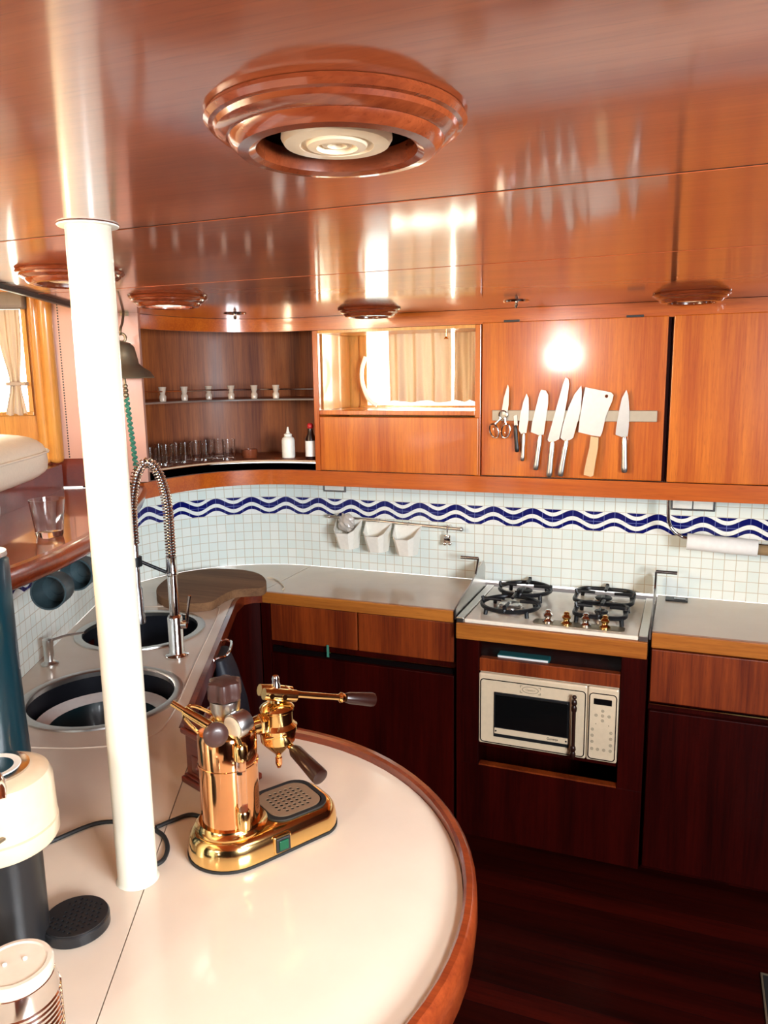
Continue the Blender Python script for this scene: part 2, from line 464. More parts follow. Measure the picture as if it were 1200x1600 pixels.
# back wall above the splash with the shelf window opening
bw = MB()
bw.box(-0.72, 1.27, 3.10, 3.18, 1.335, 2.02)
bw.box(-1.42, -0.72, 3.10, 3.18, 1.335, 1.60)
bw.box(-1.42, -0.72, 3.10, 3.18, 1.935, 2.02)
bw.box(-1.42, -1.32, 3.10, 3.18, 1.60, 1.935)
struct('wall_back_upper', bw, W['orange'])
struct('wall_right', MB().box(1.27, 1.33, 0.55, 3.2, 0.0, 2.0).box(1.27, 1.33, -2.8, 0.55, 0.0, 1.35).box(1.27, 1.33, -2.8, -0.75, 1.35, 2.9).box(1.27, 1.33, -0.75, 0.55, 1.95, 2.9), W['base'])
# front wall (behind the viewer): raised deckhouse with a big window
fw = MB().box(-3.4, 1.33, -2.66, -2.6, 0.0, 2.9)
struct('wall_front', fw, W['base'])
# saloon hull wall on the far left with long window
P1 = -1.75
hl = MB()
for t0, t1, z0, z1 in ((-2.8, 3.2, 0.0, 1.45), (-2.8, 3.2, 2.25, 2.9), (1.45, 3.2, 1.45, 2.25), (-0.88, 0.32, 1.45, 2.25), (-2.8, -1.27, 1.45, 2.25), (-1.27, -0.88, 1.45, 1.80), (-1.27, -0.88, 2.06, 2.25)):
    hl.box(t0, t1, P1 - 0.06, P1, z0, z1, mx=LM)
struct('wall_left_hull', hl, W['orange'])
# --- ceiling: glossy panels with dark seams between
HATCH = [(0.42, 0.0), (1.15, 0.0), (1.15, 0.98), (0.42, 0.98)]
cl = MB()
def ceil_panel(y0, y1, mb):
    g = 0.005
    a = LP(0, -0.77); 
    def xl(y):  # left edge follows the left run
        t = (y + 0.77 * PL.y) / NL.y
        return LP(t, -0.77)[0]
    mb.plate([(xl(y0 + g), y0 + g), (1.3, y0 + g), (1.3, y1 - g), (xl(y1 - g), y1 - g)], CEIL, CEIL + 0.0012, [HATCH] if y0 < 0 else ())
ceil_panel(-1.1, 1.028, cl); ceil_panel(1.028, 1.668, cl); ceil_panel(1.668, 3.11, cl)
struct('ceiling', cl, W['ceil'])
sb = MB(); 
sb.plate([LP(-0.8, -0.77), (1.32, -1.1), (1.32, 3.16), LP(3.45, -0.9), LP(2.6, -0.80)], CEIL + 0.0014, CEIL + 0.03, [HATCH])
struct('ceiling_backing', sb, MT['seam'])
struct('ceiling_deckhouse', MB().box(-3.4, 1.33, -2.7, -1.1, 2.82, 2.88).box(-3.4, 1.33, -1.12, -1.08, 1.975, 2.88), W['ceil'])
struct('ceiling_saloon', MB().plate([LP(-1.6, -0.76), LP(3.2, -0.76), LP(3.2, P1 - .05), LP(-1.6, P1 - .05)], 2.32, 2.36).box(-1.3, 2.86, -0.80, -0.772, CEIL + 0.03, 2.33, mx=LM), MT['paint'])
struct('trim_ceiling_edge', MB().box(-1.3, 2.86, -0.784, -0.770, CEIL - 0.012, CEIL + 0.03, 0.003, mx=LM), MT['black'])

# --- bulkhead with pink panel, column, curtained window
bk = MB()
bk.box(0.0, 0.335, 0.0, 0.03, 1.375, 2.32, mx=BM)
struct('wall_bulkhead', bk, MT['pink'])
lw = MB().box(0.335, 1.5, 0.012, 0.05, 0.6, 1.465, mx=BM)
lw.box(0.12, 0.335, -0.003, 0.012, 1.365, 1.466, mx=BM)
struct('wall_bulkhead_lower', lw, W['grind'])
wb = MB().box(0.335, 1.6, 0.01, 0.05, 1.465, 1.625, mx=BM)
wb.box(0.335, 1.6, 0.01, 0.05, 2.05, 2.34, mx=BM)
wb.box(0.335, 0.385, 0.01, 0.05, 1.625, 2.05, mx=BM)
wb.box(0.86, 1.6, 0.01, 0.05, 1.625, 2.05, mx=BM)
wn1 = struct('window_1', wb, W['orange'])
struct('window_frame', MB().box(0.385, 0.86, 0.0, 0.03, 1.622, 1.637, 0.003, mx=BM).box(0.385, 0.86, 0.0, 0.03, 2.035, 2.05, 0.003, mx=BM).box(0.385, 0.40, 0.0, 0.03, 1.637, 2.035, mx=BM).box(0.845, 0.86, 0.0, 0.03, 1.637, 2.035, mx=BM), W['orange'], wn1)
struct('window_pane', MB().box(0.386, 0.859, 0.035, 0.039, 1.626, 2.049, mx=BM), MT['sheetglass'], wn1)
cm = MB()
for s0, r_ in ((0.315, 0.026), (0.352, 0.020)):
    a = BP(s0, -0.012)
    cm.lathe([(r_ * .3, 1.452), (r_ * .8, 1.458), (r_, 1.47), (r_, 2.3)], (a[0], a[1], 0), seg=20)
struct('trim_column', cm, W['orange'])
st = MB()
for i in range(60):
    z = 1.47 + i * 0.0095
    st.box(0.272, 0.2755, -0.003, 0.0, z, z + 0.0055, mx=BM)
struct('trim_stitch', st, MT['black'])
# --- upper front line (cabinet fronts) curving into the corner
FY = 2.80
corner = smooth([(-1.40, FY), (-1.50, 2.797), (-1.62, 2.768), (-1.73, 2.69), (-1.80, 2.58), (-1.838, 2.44), (-1.852, 2.30)], 5)
front_path = [(1.26, FY), (-0.2, FY), (-1.2, FY)] + corner
ft = MB().wall(front_path, 1.924, CEIL - 0.001, 0.022)
struct('trim_fascia', ft, W['uph'])
lt = MB().wall(front_path, 1.310, 1.370, 0.024)
struct('trim_lower', lt, W['uph'])

# ================================================================ WORKTOPS AND BASE CABINETS
YB = 2.66
# sink worktop along the left wall
sinkA = LP(2.065, -0.640); sinkB = LP(2.640, -0.668)
SR = 0.205
cornerIn = [(-1.592, YB), (-1.632, 2.64), (-1.652, 2.60), LP(2.97, -0.382)]
wo = [LP(0.25, -0.336), LP(1.845, -0.336), LP(1.845, -0.392), LP(2.97, -0.392), (-1.648, 2.60), (-1.630, 2.638), (-1.592, YB), (-1.592, WY)] 
arcw = [p for p in arcpts[1:]]
wo += arcw + [tuple(Tl - NL * 0.6), tuple(Tl - NL * 1.4), LP(0.25, -0.914)]
wk = MB().plate(wo, CT - 0.03, CT, [circle(*sinkA, SR, 40), circle(*sinkB, SR, 40)])
sw = thing('worktop', 'long cream sink worktop along the left wall', 'worktop', (*LP(1.8, -0.64), CT - 0.03))
wk.build('top', MT['cream'], sw)
ed = MB()
ep = [LP(1.848, -0.388), LP(2.2, -0.388), LP(2.95, -0.386), (-1.648, 2.596), (-1.626, 2.632), (-1.592, 2.648)]
ed.wall([(p[0] + PL.x * .012, p[1] + PL.y * .012) for p in ep], CT - 0.045, CT + 0.001, -0.016)
ed.build('edge_strip', W['rim'], sw)
# raised drainer border line moulded round the sinks
br = smooth([(*LP(1.80, -0.86), CT), (*LP(1.76, -0.60), CT), (*LP(1.80, -0.46), CT), (*LP(1.92, -0.425), CT), (*LP(2.3, -0.425), CT), (*LP(2.80, -0.425), CT), (*LP(2.90, -0.46), CT), (*LP(2.92, -0.6), CT), (*LP(2.91, -0.86), CT)], 8)
MB().tube(br, 0.0028, 6).build('drainer_lip', MT['cream'], sw)

# peninsula worktop: half round about the mast
PC = Vector((-0.858, 0.978)); PR_ = 0.568
def pen(r, a0=-90, a1=90, n=40):
    return [tuple(PC + PL * (r * math.cos(math.radians(a0 + (a1 - a0) * i / n))) + NL * (r * math.sin(math.radians(a0 + (a1 - a0) * i / n)))) for i in range(n + 1)]
pw = thing('peninsula_worktop', 'rounded cream peninsula worktop with a raised wooden rim', 'worktop', (PC.x, PC.y, CT - 0.03))
pp = pen(PR_ - 0.002)
off = PL * 0.0185
MB().plate([(p[0] + off.x, p[1] + off.y) if i in (0, len(pp) - 1) else p for i, p in enumerate(pp)], CT - 0.03, CT).build('top', MT['cream'], pw)
rp = pen(PR_)
rm = MB()
rings = []
for p in rp:
    d = (Vector(p) - PC).normalized()
    q = lambda r_, z_: (PC.x + d.x * r_, PC.y + d.y * r_, z_)
    rings.append([q(PR_ - .001, CT - .03), q(PR_ - .001, CT + .016), q(PR_ + .004, CT + .021), q(PR_ + .014, CT + .021), q(PR_ + .021, CT + .014), q(PR_ + .023, CT - .02), q(PR_ + .019, CT - .06), q(PR_ - .001, CT - .06)])
rm.loft(rings)
rm.build('rim', W['rim'], pw)
pcab = thing('peninsula_cabinet', 'dark curved cabinet under the rounded peninsula worktop', 'cabinet', (PC.x, PC.y, 0))
MB().plate(pen(PR_ - 0.03) , 0.0, CT - 0.062).build('body', W['base'], pcab)

# left base cabinet under the sinks
lc = thing('sink_cabinet', 'dark wooden cabinet under the sink worktop', 'cabinet', (*LP(1.9, -0.6), 0))
holes = [circle(*sinkA, SR + .02, 32), circle(*sinkB, SR + .02, 32)]
fp = [LP(0.25, -0.362), LP(1.84, -0.362), LP(1.84, -0.402), LP(2.96, -0.402), (-1.660, 2.60), (-1.640, 2.655), (-1.61, 2.675), (-1.61, 3.0), LP(2.75, -0.85), LP(0.25, -0.85)]
MB().plate(fp, 0.0, 0.56).plate(fp, 0.56, CT - 0.046, holes).build('body', W['base'], lc)
dm = MB().box(1.86, 2.17, -0.402, -0.388, 0.10, CT - .07, 0.003, mx=LM); dm.build('door', W['base'], lc)
MB().box(2.18, 2.90, -0.402, -0.388, 0.10, CT - .07, 0.003, mx=LM).build('door', W['base'], lc)

# back worktop, left of the cooker
bw2 = thing('worktop', 'cream back worktop between the corner and the hob', 'worktop', (-1.18, 2.9, CT - .03))
MB().box(-1.588, -0.775, YB + 0.012, WY - 0.002, CT - 0.03, CT).build('top', MT['cream'], bw2)
MB().box(-1.588, -0.775, YB - 0.008, YB + 0.011, CT - 0.045, CT + 0.001, 0.003).build('edge_strip', W['edge'], bw2)
bw3 = thing('worktop', 'cream back worktop to the right of the hob', 'worktop', (0.55, 2.9, CT - .03))
MB().box(-0.080, 1.26, YB - 0.005, WY - 0.002, CT - 0.03, CT).build('top', MT['cream'], bw3)
MB().box(-0.080, 1.26, YB - 0.028, YB - 0.006, CT - 0.052, CT + 0.001, 0.003).build('edge_strip', W['edge'], bw3)

def drawer(parent, x0, x1, y, z0, z1):
    MB().box(x0, x1, y, y + 0.02, z0, z1, 0.003).build('drawer', W['draw'], parent)
YF = 2.665
c1 = thing('base_cabinet', 'dark base cabinet with two shallow drawers left of the cooker', 'cabinet', (-1.17, 2.9, 0))
MB().box(-1.605, -0.772, YF + 0.022, 3.10, 0.0, CT - 0.047).build('body', W['base'], c1)
drawer(c1, -1.556, -1.172, YF, CT - 0.205, CT - 0.050); drawer(c1, -1.166, -0.776, YF, CT - 0.205, CT - 0.050)
MB().box(-1.60, -1.560, YF, YF + .022, 0.0, CT - 0.05, 0.002).build('stile', W['base'], c1)
MB().box(-1.556, -0.776, YF - .004, YF + .02, 0.02, 0.628, 0.003).build('door', W['base'], c1)
MB().box(-1.50, -0.776, YF - .001, YF + .015, 0.655, 0.6585).build('metal_strip', MT['gold'], c1, )
MB().box(-1.556, -0.776, YF + .012, YF + .02, 0.6285, 0.654).build('finger_recess_shade', MT['cavity_shade'], c1)  # black strip paints the shade inside the finger recess
c3 = thing('base_cabinet', 'dark base cabinet with a drawer right of the cooker', 'cabinet', (0.58, 2.9, 0))
Y3 = 2.64
MB().box(-0.082, 1.26, Y3 + 0.022, 3.10, 0.0, CT - 0.054).build('body', W['base'], c3)
drawer(c3, -0.078, 0.66, Y3, CT - 0.245, CT - 0.060); drawer(c3, 0.666, 1.255, Y3, CT - 0.245, CT - 0.060)
MB().box(-0.078, 0.66, Y3, Y3 + .02, 0.02, 0.607, 0.003).build('door', W['base'], c3)
MB().box(0.666, 1.255, Y3, Y3 + .02, 0.02, 0.607, 0.003).build('door', W['base'], c3)
MB().box(-0.078, 1.255, Y3 + .003, Y3 + .014, 0.628, 0.6315).build('metal_strip', MT['gold'], c3)

# cooker housing
ch = thing('cooker_cabinet', 'dark wooden housing holding hob and microwave', 'cabinet', (-0.427, 2.88, 0))
Y2 = 2.64
hb = MB().box(-0.760, -0.674, Y2, Y2 + .03, 0.30, 0.79, 0.002).box(-0.174, -0.090, Y2, Y2 + .03, 0.30, 0.79, 0.002)
hb.box(-0.760, -0.745, Y2 + .03, 3.09, 0.0, 0.79).box(-0.105, -0.090, Y2 + .03, 3.09, 0.0, 0.79).box(-0.745, -0.105, 3.06, 3.09, 0.0, 0.79)
hb.build('frame', W['base'], ch)
MB().box(-0.757, -0.092, Y2 - 0.018, Y2 + 0.03, 0.792, 0.852, 0.003).build('front_rail', W['edge'], ch)
MB().box(-0.672, -0.176, Y2, Y2 + 0.03, 0.672, 0.722, 0.002).build('cross_rail', W['draw'], ch)
MB().box(-0.744, -0.106, Y2 + .031, 3.055, 0.700, 0.712).build('shelf', W['base'], ch)
MB().box(-0.744, -0.106, Y2 + .012, 3.055, 0.375, 0.391).build('shelf', W['base'], ch)
MB().box(-0.760, -0.090, Y2 + .004, Y2 + .03, 0.0, 0.299, 0.002).build('bottom_panel', W['base'], ch)
MB().box(-0.672, -0.176, Y2 - .001, Y2 + .028, 0.300, 0.306).build('lip', W['draw'], ch)
fo = thing('folder', 'teal folder lying in the slot above the microwave', 'folder', (-0.54, 2.76, 0.712))
MB().box(-0.615, -0.425, 2.674, 2.722, 0.7125, 0.730, 0.004).build('cover', MT['bookteal'], fo)
MB().box(-0.611, -0.429, 2.6725, 2.720, 0.7155, 0.727).build('pages', MT['paper'], fo)

# ================================================================ MICROWAVE
mw = thing('microwave', 'cream retro microwave built in under the hob', 'microwave', (-0.423, 2.82, 0.392))
X0, X1, Z0, Z1, MY = -0.672, -0.177, 0.394, 0.668, 2.632
XD = X0 + 0.390
MB().box(X0, X1, MY + 0.02, 3.0, Z0, Z1, 0.004).build('body', MT['ivory'], mw)
mwd = MB().box(X0, XD - .001, MY, MY + 0.019, Z0, Z1, 0.006).build('door', MT['ivory'], mw)
mcp = MB().box(XD + .001, X1, MY, MY + 0.019, Z0, Z1, 0.006).build('control_panel', MT['ivory'], mw)
def outline(x0, x1, z0, z1, r, w, y, name, par, m):
    o = rrect(x0, x1, z0, z1, r); i = rrect(x0 + w, x1 - w, z0 + w, z1 - w, max(r - w, 0.001))
    mx = Matrix(((1, 0, 0, 0), (0, 0, -1, y), (0, 1, 0, 0), (0, 0, 0, 1)))
    MB().plate(o, 0, 0.0012, [i], mx).build(name, m, par)
outline(X0 + .006, XD - .005, Z0 + .006, Z1 - .020, 0.014, 0.0035, MY, 'trim_line', mwd, MT['dsteel'])
outline(XD + .006, X1 - .005, Z0 + .006, Z1 - .020, 0.014, 0.0035, MY, 'trim_line', mcp, MT['dsteel'])
wx0, wx1, wz0, wz1 = X0 + .058, X0 + .330, Z0 + .034, Z0 + .208
MB().box(wx0, wx1, MY - .004, MY + .001, wz0, wz1, 0.002).build('window_surround', MT['black'], mwd)
MB().box(wx0 + .006, wx1 - .006, MY - .006, MY - .002, wz0 + .040, wz1 - .008, 0.001).build('window_glass', MT['screen'], mwd)
MB().box(wx0 + .003, wx1 - .003, MY - .006, MY - .002, wz0 + .014, wz0 + .036, 0.001).build('lower_band', MT['ivory'], mwd)
for xx in (wx0 + .009, wx1 - .009): MB().cyl((xx, MY - .0055, wz0 + .025), (xx, MY - .008, wz0 + .025), 0.003, seg=8).build('screw', MT['black'], mwd)
hx = X0 + .349
hd = MB().cyl((hx, MY - .028, Z0 + .030), (hx, MY - .028, Z1 - .060), 0.0065, seg=12)
for zz in (Z0 + .036, Z1 - .066):
    hd.lathe([(0.004, -.028), (0.009, -.02), (0.010, -.008), (0.0065, 0.0), (0.010, .008), (0.009, .018), (0.004, .024)], (hx, MY - .028, zz), seg=14)
    hd.cyl((hx, MY - .028, zz), (hx, MY + .001, zz), 0.006, seg=10)
hd.ball((hx, MY - .028, Z1 - .035), 0.008)
hd.build('handle', MT['brownp'], mwd)
# badge: oval plaque with corner ornaments
bx, bz = X0 + .190, Z1 - .043
bd = MB()
mxb = Matrix(((1, 0, 0, bx), (0, 0, -1, MY), (0, 1, 0, bz), (0, 0, 0, 1)))
el = lambda a, b, n=28: [(a * math.cos(2 * PI * i / n), b * math.sin(2 * PI * i / n)) for i in range(n)]
bd.plate(el(.030, .0135), 0, .0012, [el(.0275, .0112)], mxb)
for sx in (-1, 1):
    for sz in (-1, 1):
        bd.box(bx + sx * .033 - .004, bx + sx * .033 + .004, MY - .0012, MY, bz + sz * .013 - .0012, bz + sz * .013 + .0012)
        bd.box(bx + sx * .036 - .0012, bx + sx * .036 + .0012, MY - .0012, MY, bz + sz * .010 - .004, bz + sz * .010 + .004)
bd.build('badge', MT['btn'], mwd)
def text(body, size, loc, rot, m, parent, name, ext=0.0004):
    cu = bpy.data.curves.new(name, 'FONT'); cu.body = body; cu.size = size; cu.extrude = ext; cu.align_x = 'CENTER'; cu.align_y = 'CENTER'
    tmp = bpy.data.objects.new(name, cu); COL.objects.link(tmp)
    dg = bpy.context.evaluated_depsgraph_get(); me = bpy.data.meshes.new_from_object(tmp.evaluated_get(dg))
    bpy.data.objects.remove(tmp)
    o = bpy.data.objects.new(name, me); COL.objects.link(o); me.materials.append(m)
    o.parent = parent; o.location = Vector(loc) - Vector(parent['_loc']); o.rotation_euler = rot
    return o
text('Classico', 0.011, (bx, MY - .0008, bz), (PI / 2, 0, 0), MT['btn'], mwd, 'badge_lettering')
text('Gorenje', 0.012, (wx0 + .215, MY - .0066, wz0 + .0255), (PI / 2, 0, 0), MT['brownp'], mwd, 'band_lettering')
MB().box(XD + .022, X1 - .022, MY - .0025, MY, Z1 - .062, Z1 - .040, 0.001).build('display', MT['screen'], mcp)
px = lambda a: XD + .053 + a
spots = [(0, .190), (-.022, .172), (0, .172), (.022, .172), (0, .154), (-.022, .140), (.022, .138)]
spots += [(-.033, .118), (.030, .112), (-.033, .095), (.030, .090), (-.033, .072), (.030, .066), (-.033, .045), (-.013, .045), (.008, .045), (.030, .045)]
for i, (a, z) in enumerate(spots):
    r_ = 0.002 if i in (5, 6) else 0.0055
    MB().plate(circle(0, 0, r_, 14), 0, .001, [circle(0, 0, r_ * .6, 14)], Matrix(((1, 0, 0, px(a)), (0, 0, -1, MY), (0, 1, 0, Z0 + z), (0, 0, 0, 1)))).box(px(a) - r_ * .35, px(a) + r_ * .35, MY - .001, MY, Z0 + z - r_ * .3, Z0 + z + r_ * .3).build('button', MT['btn'], mcp)

# ================================================================ HOB
ZH = 0.868
hob = thing('gas_hob', 'cream four burner gas hob with black iron pan supports', 'hob', (-0.425, 2.86, 0.852))
MB().box(-0.728, -0.122, 2.632, 3.095, 0.8525, ZH, 0.004).build('hob_plate', MT['hobcream'], hob)
MB().box(-0.757, -0.729, 2.626, 3.10, 0.8525, ZH + .004, 0.002).build('side_strip', MT['steel'], hob)
MB().box(-0.121, -0.092, 2.626, 3.10, 0.8525, ZH + .004, 0.002).build('side_strip', MT['steel'], hob)
burn = [(-0.590, 2.780, .046), (-0.580, 2.995, .034), (-0.272, 2.985, .034), (-0.262, 2.800, .026)]
for i, (x, y, r_) in enumerate(burn):
    b_ = MB().lathe([(r_ * 1.35, ZH), (r_ * 1.3, ZH + .004), (r_, ZH + .006), (r_, ZH + .018), (r_ * .9, ZH + .020)], (x, y, 0), seg=28).build('burner', MT['steel'], hob)
    MB().lathe([(r_ * .93, ZH + .0205), (r_ * .95, ZH + .024), (r_ * .8, ZH + .028), (r_ * .2, ZH + .029)], (x, y, 0), seg=28).build('burner_cap', MT['iron'] if i else MT['steel'], b_)
def pan_support(x, y, a, round_, hh):
    g = MB()
    if round_: loop = [(x + a * math.cos(2 * PI * i / 40), y + a * math.sin(2 * PI * i / 40)) for i in range(40)]
    else: loop = rrect(x - a, x + a, y - a, y + a, a * .45, 6)
    z = ZH + hh
    rings = []
    n = len(loop)
    g.tube([(p[0], p[1], z) for p in loop], 0.0085, 8, True)
    for k in range(4):
        an = PI / 2 * k
        c, s_ = math.cos(an), math.sin(an)
        pts = [(x + c * a, y + s_ * a, z - .002), (x + c * a * .97, y + s_ * a * .97, z + .010), (x + c * a * .80, y + s_ * a * .80, z + .014), (x + c * a * .34, y + s_ * a * .34, z + .013)]
        g.tube(smooth(pts, 4), [0.0090 - 0.003 * i / 12 for i in range(13)], 8)
        g.tube([(x + c * a * .97, y + s_ * a * .97, z + .006), (x + c * a * 1.03, y + s_ * a * 1.03, z + .022)], [0.009, 0.006], 8)
        an += PI / 4
        c, s_ = math.cos(an), math.sin(an); q = a if round_ else a * 1.22
        g.tube([(x + c * q, y + s_ * q, z), (x + c * q * 1.04, y + s_ * q * 1.04, ZH + .001)], [0.0085, 0.0075], 8)
    return g
for x, y, a, rd, hh in ((-0.590, 2.780, .105, True, .026), (-0.575, 2.985, .100, True, .032), (-0.268, 2.980, .105, False, .030), (-0.262, 2.795, .088, False, .030)):
    pan_support(x, y, a, rd, hh).build('pan_support', MT['iron'], hob)
MB().plate(rrect(-0.485, -0.170, 2.655, 2.715, .02), ZH, ZH + .0015).build('knob_panel', MT['bronze'], hob)
for i in range(4):
    x = -0.435 + i * 0.066; y = 2.690 - .004 * (i % 2)
    MB().lathe([(.019, 0.0015), (.019, .006), (.012, .010), (.010, .016), (.015, .022), (.0165, .028), (.012, .033), (.009, .037), (.011, .041), (.006, .046)], (x, y, ZH), seg=18).build('knob', MT['gold' if i % 2 else 'chrome'], hob)
# tilted guard plates at both ends of the hob
def guard(xc, sgn, label):
    g = thing('hob_guard', label, 'hob guard', (xc, 2.88, 0.852), group='hob guards')
    prof = [(2.640, .858), (2.640, .898), (2.70, .915), (2.86, .938), (2.98, .975), (3.055, .985), (3.08, .96), (3.08, .858)]
    mx = Matrix(((0, 0, 1, xc - .003), (1, 0, 0, 0), (0, 1, 0, 0), (0, 0, 0, 1)))
    MB().plate(prof, 0, .006, (), mx).build('panel', MT['steel'], g)
    prof2 = [(2.655, .868), (2.655, .892), (2.72, .908), (2.84, .925), (2.84, .868)]
    mx2 = Matrix(((0, 0, 1, xc + sgn * .0035 - .0015), (1, 0, 0, 0), (0, 1, 0, 0), (0, 0, 0, 1)))
    MB().plate(prof2, 0, .003, (), mx2).build('dark_inlay', MT['black'], g)
    a = MB().tube([(xc, 2.93, .955), (xc, 2.97, 1.008), (xc + sgn * .002, 2.975, 1.012)], 0.004, 8)
    a.build('arm', MT['dsteel'], g)
    MB().cyl((xc, 2.975, 1.012), (xc + sgn * .074, 2.975, 1.012), 0.0065, seg=12).build('grip', MT['dsteel'], g)
guard(-0.7645, -1, 'steel guard plate with arm at the left end of the hob')
guard(-0.0860, 1, 'steel guard plate with arm at the right end of the hob')

# ================================================================ WALL CABINETS
CB = 3.095
ca = thing('wall_cabinet', 'orange wooden wall cabinet with an open curtained window niche', 'cabinet', (-1.06, 2.95, 1.371))
f = MB()
f.box(-1.398, -1.374, FY, CB, 1.371, 1.923, 0.002).box(-0.738, -0.716, FY, CB, 1.371, 1.923, 0.002)
f.box(-1.374, -0.738, FY, CB, 1.595, 1.613, 0.002).box(-1.374, -0.738, FY + .02, CB, 1.371, 1.385)
f.build('frame', W['up'], ca)
MB().box(-1.374, -0.738, FY + .004, CB, 1.912, 1.923).build('top_panel', W['orange'], ca)
MB().box(-1.3735, -1.368, FY + .03, 3.09, 1.614, 1.911).build('side_lining', W['orange'], ca)
MB().box(-1.372, -0.722, FY - .006, FY + .014, 1.374, 1.588, 0.003).build('flap_door', W['up'], ca)
cbt = thing('wall_cabinet', 'wall cabinet with the knife rack on its door', 'cabinet', (-0.39, 2.95, 1.371))
MB().box(-0.714, -0.069, FY + .022, CB, 1.371, 1.923).build('body', W['base'], cbt)
MB().box(-0.711, -0.079, FY - .004, FY + .018, 1.375, 1.928, 0.003).build('door', W['up'], cbt)
for x in (-0.604, -0.186):
    MB().box(x - .028, x + .028, FY - .0075, FY + .002, 1.926, 1.934, 0.001).build('hinge', MT['black'], cbt)
cct = thing('wall_cabinet', 'plain orange wall cabinet at the right edge of the photo', 'cabinet', (0.59, 2.95, 1.371))
MB().box(-0.067, 1.26, FY + .022, CB, 1.371, 1.923).build('body', W['base'], cct)
MB().box(-0.062, 0.590, FY - .004, FY + .018, 1.373, 1.928, 0.003).build('door', W['up'], cct)
MB().box(0.596, 1.255, FY - .004, FY + .018, 1.373, 1.928, 0.003).build('door', W['up'], cct)

# niche window
nf = MB().box(-1.318, -1.285, 3.085, 3.10, 1.60, 1.935, 0.003).box(-0.745, -0.722, 3.085, 3.10, 1.60, 1.935, .003).box(-1.318, -0.722, 3.078, 3.10, 1.60, 1.622, 0.003).box(-1.318, -0.722, 3.085, 3.10, 1.915, 1.935, .003)
wn2 = struct('window_2', nf, W['orange'])
struct('window_pane', MB().box(-1.30, -0.73, 3.13, 3.134, 1.602, 1.934), MT['sheetglass'], wn2)
wa = smooth([(-1.275, 3.05, 1.825), (-1.290, 3.045, 1.775), (-1.288, 3.04, 1.72), (-1.262, 3.03, 1.66), (-1.235, 3.02, 1.635), (-1.215, 3.02, 1.625)], 6)
MB().tube(wa, 0.009, 10).build('window_stay', MT['white'], wn2, )
def curtain(name, label, fn_xy, u0, u1, z0, z1, amp, waves, seed, mx=None, group=None, pinch=None):
    rnd = random.Random(seed)
    nu, nz = 90, 14
    ph = [rnd.uniform(0, 6.28) for _ in range(4)]
    b = MB(); b.round = True
    grid = []
    for j in range(nz + 1):
        v = j / nz; row = []
        for i in range(nu + 1):
            a = i / nu
            x = u0 + (u1 - u0) * a
            y = amp * (math.sin(a * waves * 2 * PI + ph[0] + 0.5 * math.sin(v * 3 + ph[1])) * .7 + .35 * math.sin(a * waves * 4.3 * PI + ph[2] + v)) * (0.6 + 0.5 * (1 - v))
            z = z0 + (z1 - z0) * v + (0.004 * math.sin(a * 13) if j == 0 else 0)
            if pinch:
                k = math.exp(-((v - pinch[0]) / pinch[2]) ** 2) if v > pinch[0] else math.exp(-((v - pinch[0]) / (pinch[2] * .8)) ** 2)
                x = x + (pinch[1] - x) * k * pinch[3]
            row.append(Vector((x, y, z)))
        grid.append(row)
    vv = [[[b.b.verts.new(p + Vector((0, o_, 0))) for p in row] for row in grid] for o_ in (0.0, 0.0015)]
    for q in (0, 1):
        for j in range(nz):
            for i in range(nu):
                b.b.faces.new((vv[q][j][i], vv[q][j][i + 1], vv[q][j + 1][i + 1], vv[q][j + 1][i]))
    for j in range(nz):
        for i in (0, nu): b.b.faces.new((vv[0][j][i], vv[0][j + 1][i], vv[1][j + 1][i], vv[1][j][i]))
    for i in range(nu):
        for j in (0, nz): b.b.faces.new((vv[0][j][i], vv[0][j][i + 1], vv[1][j][i + 1], vv[1][j][i]))
    for v in b.b.verts:
        v.co = mx @ v.co if mx else v.co
    return b
cu = curtain('curtain', '', None, -1.175, -0.905, 1.638, 1.934, .020, 3.2, 3, Matrix.Translation((0, 3.052, 0)))
t_ = thing('curtain', 'wide sand curtain over the niche window', 'curtain', (-1.04, 3.052, 1.638), group='niche window curtains')
cu.build('cloth', MT['curtain'], t_)
cu = curtain('curtain', '', None, -0.892, -0.775, 1.640, 1.934, .017, 1.8, 9, Matrix.Translation((0, 3.050, 0)))
t_ = thing('curtain', 'narrow sand curtain at the right of the niche window', 'curtain', (-0.83, 3.05, 1.640), group='niche window curtains')
cu.build('cloth', MT['curtain'], t_)
hk = thing('hook', 'small brass hook at the top of the window niche', 'hook', (-0.905, 2.99, 1.89))
MB().cyl((-0.905, 2.99, 1.9115), (-0.905, 2.99, 1.892), 0.004, seg=8).lathe([(.010, 0), (.006, .006), (.003, .010)], (-0.905, 2.99, 1.884), seg=12).build('stem', MT['gold'], hk)

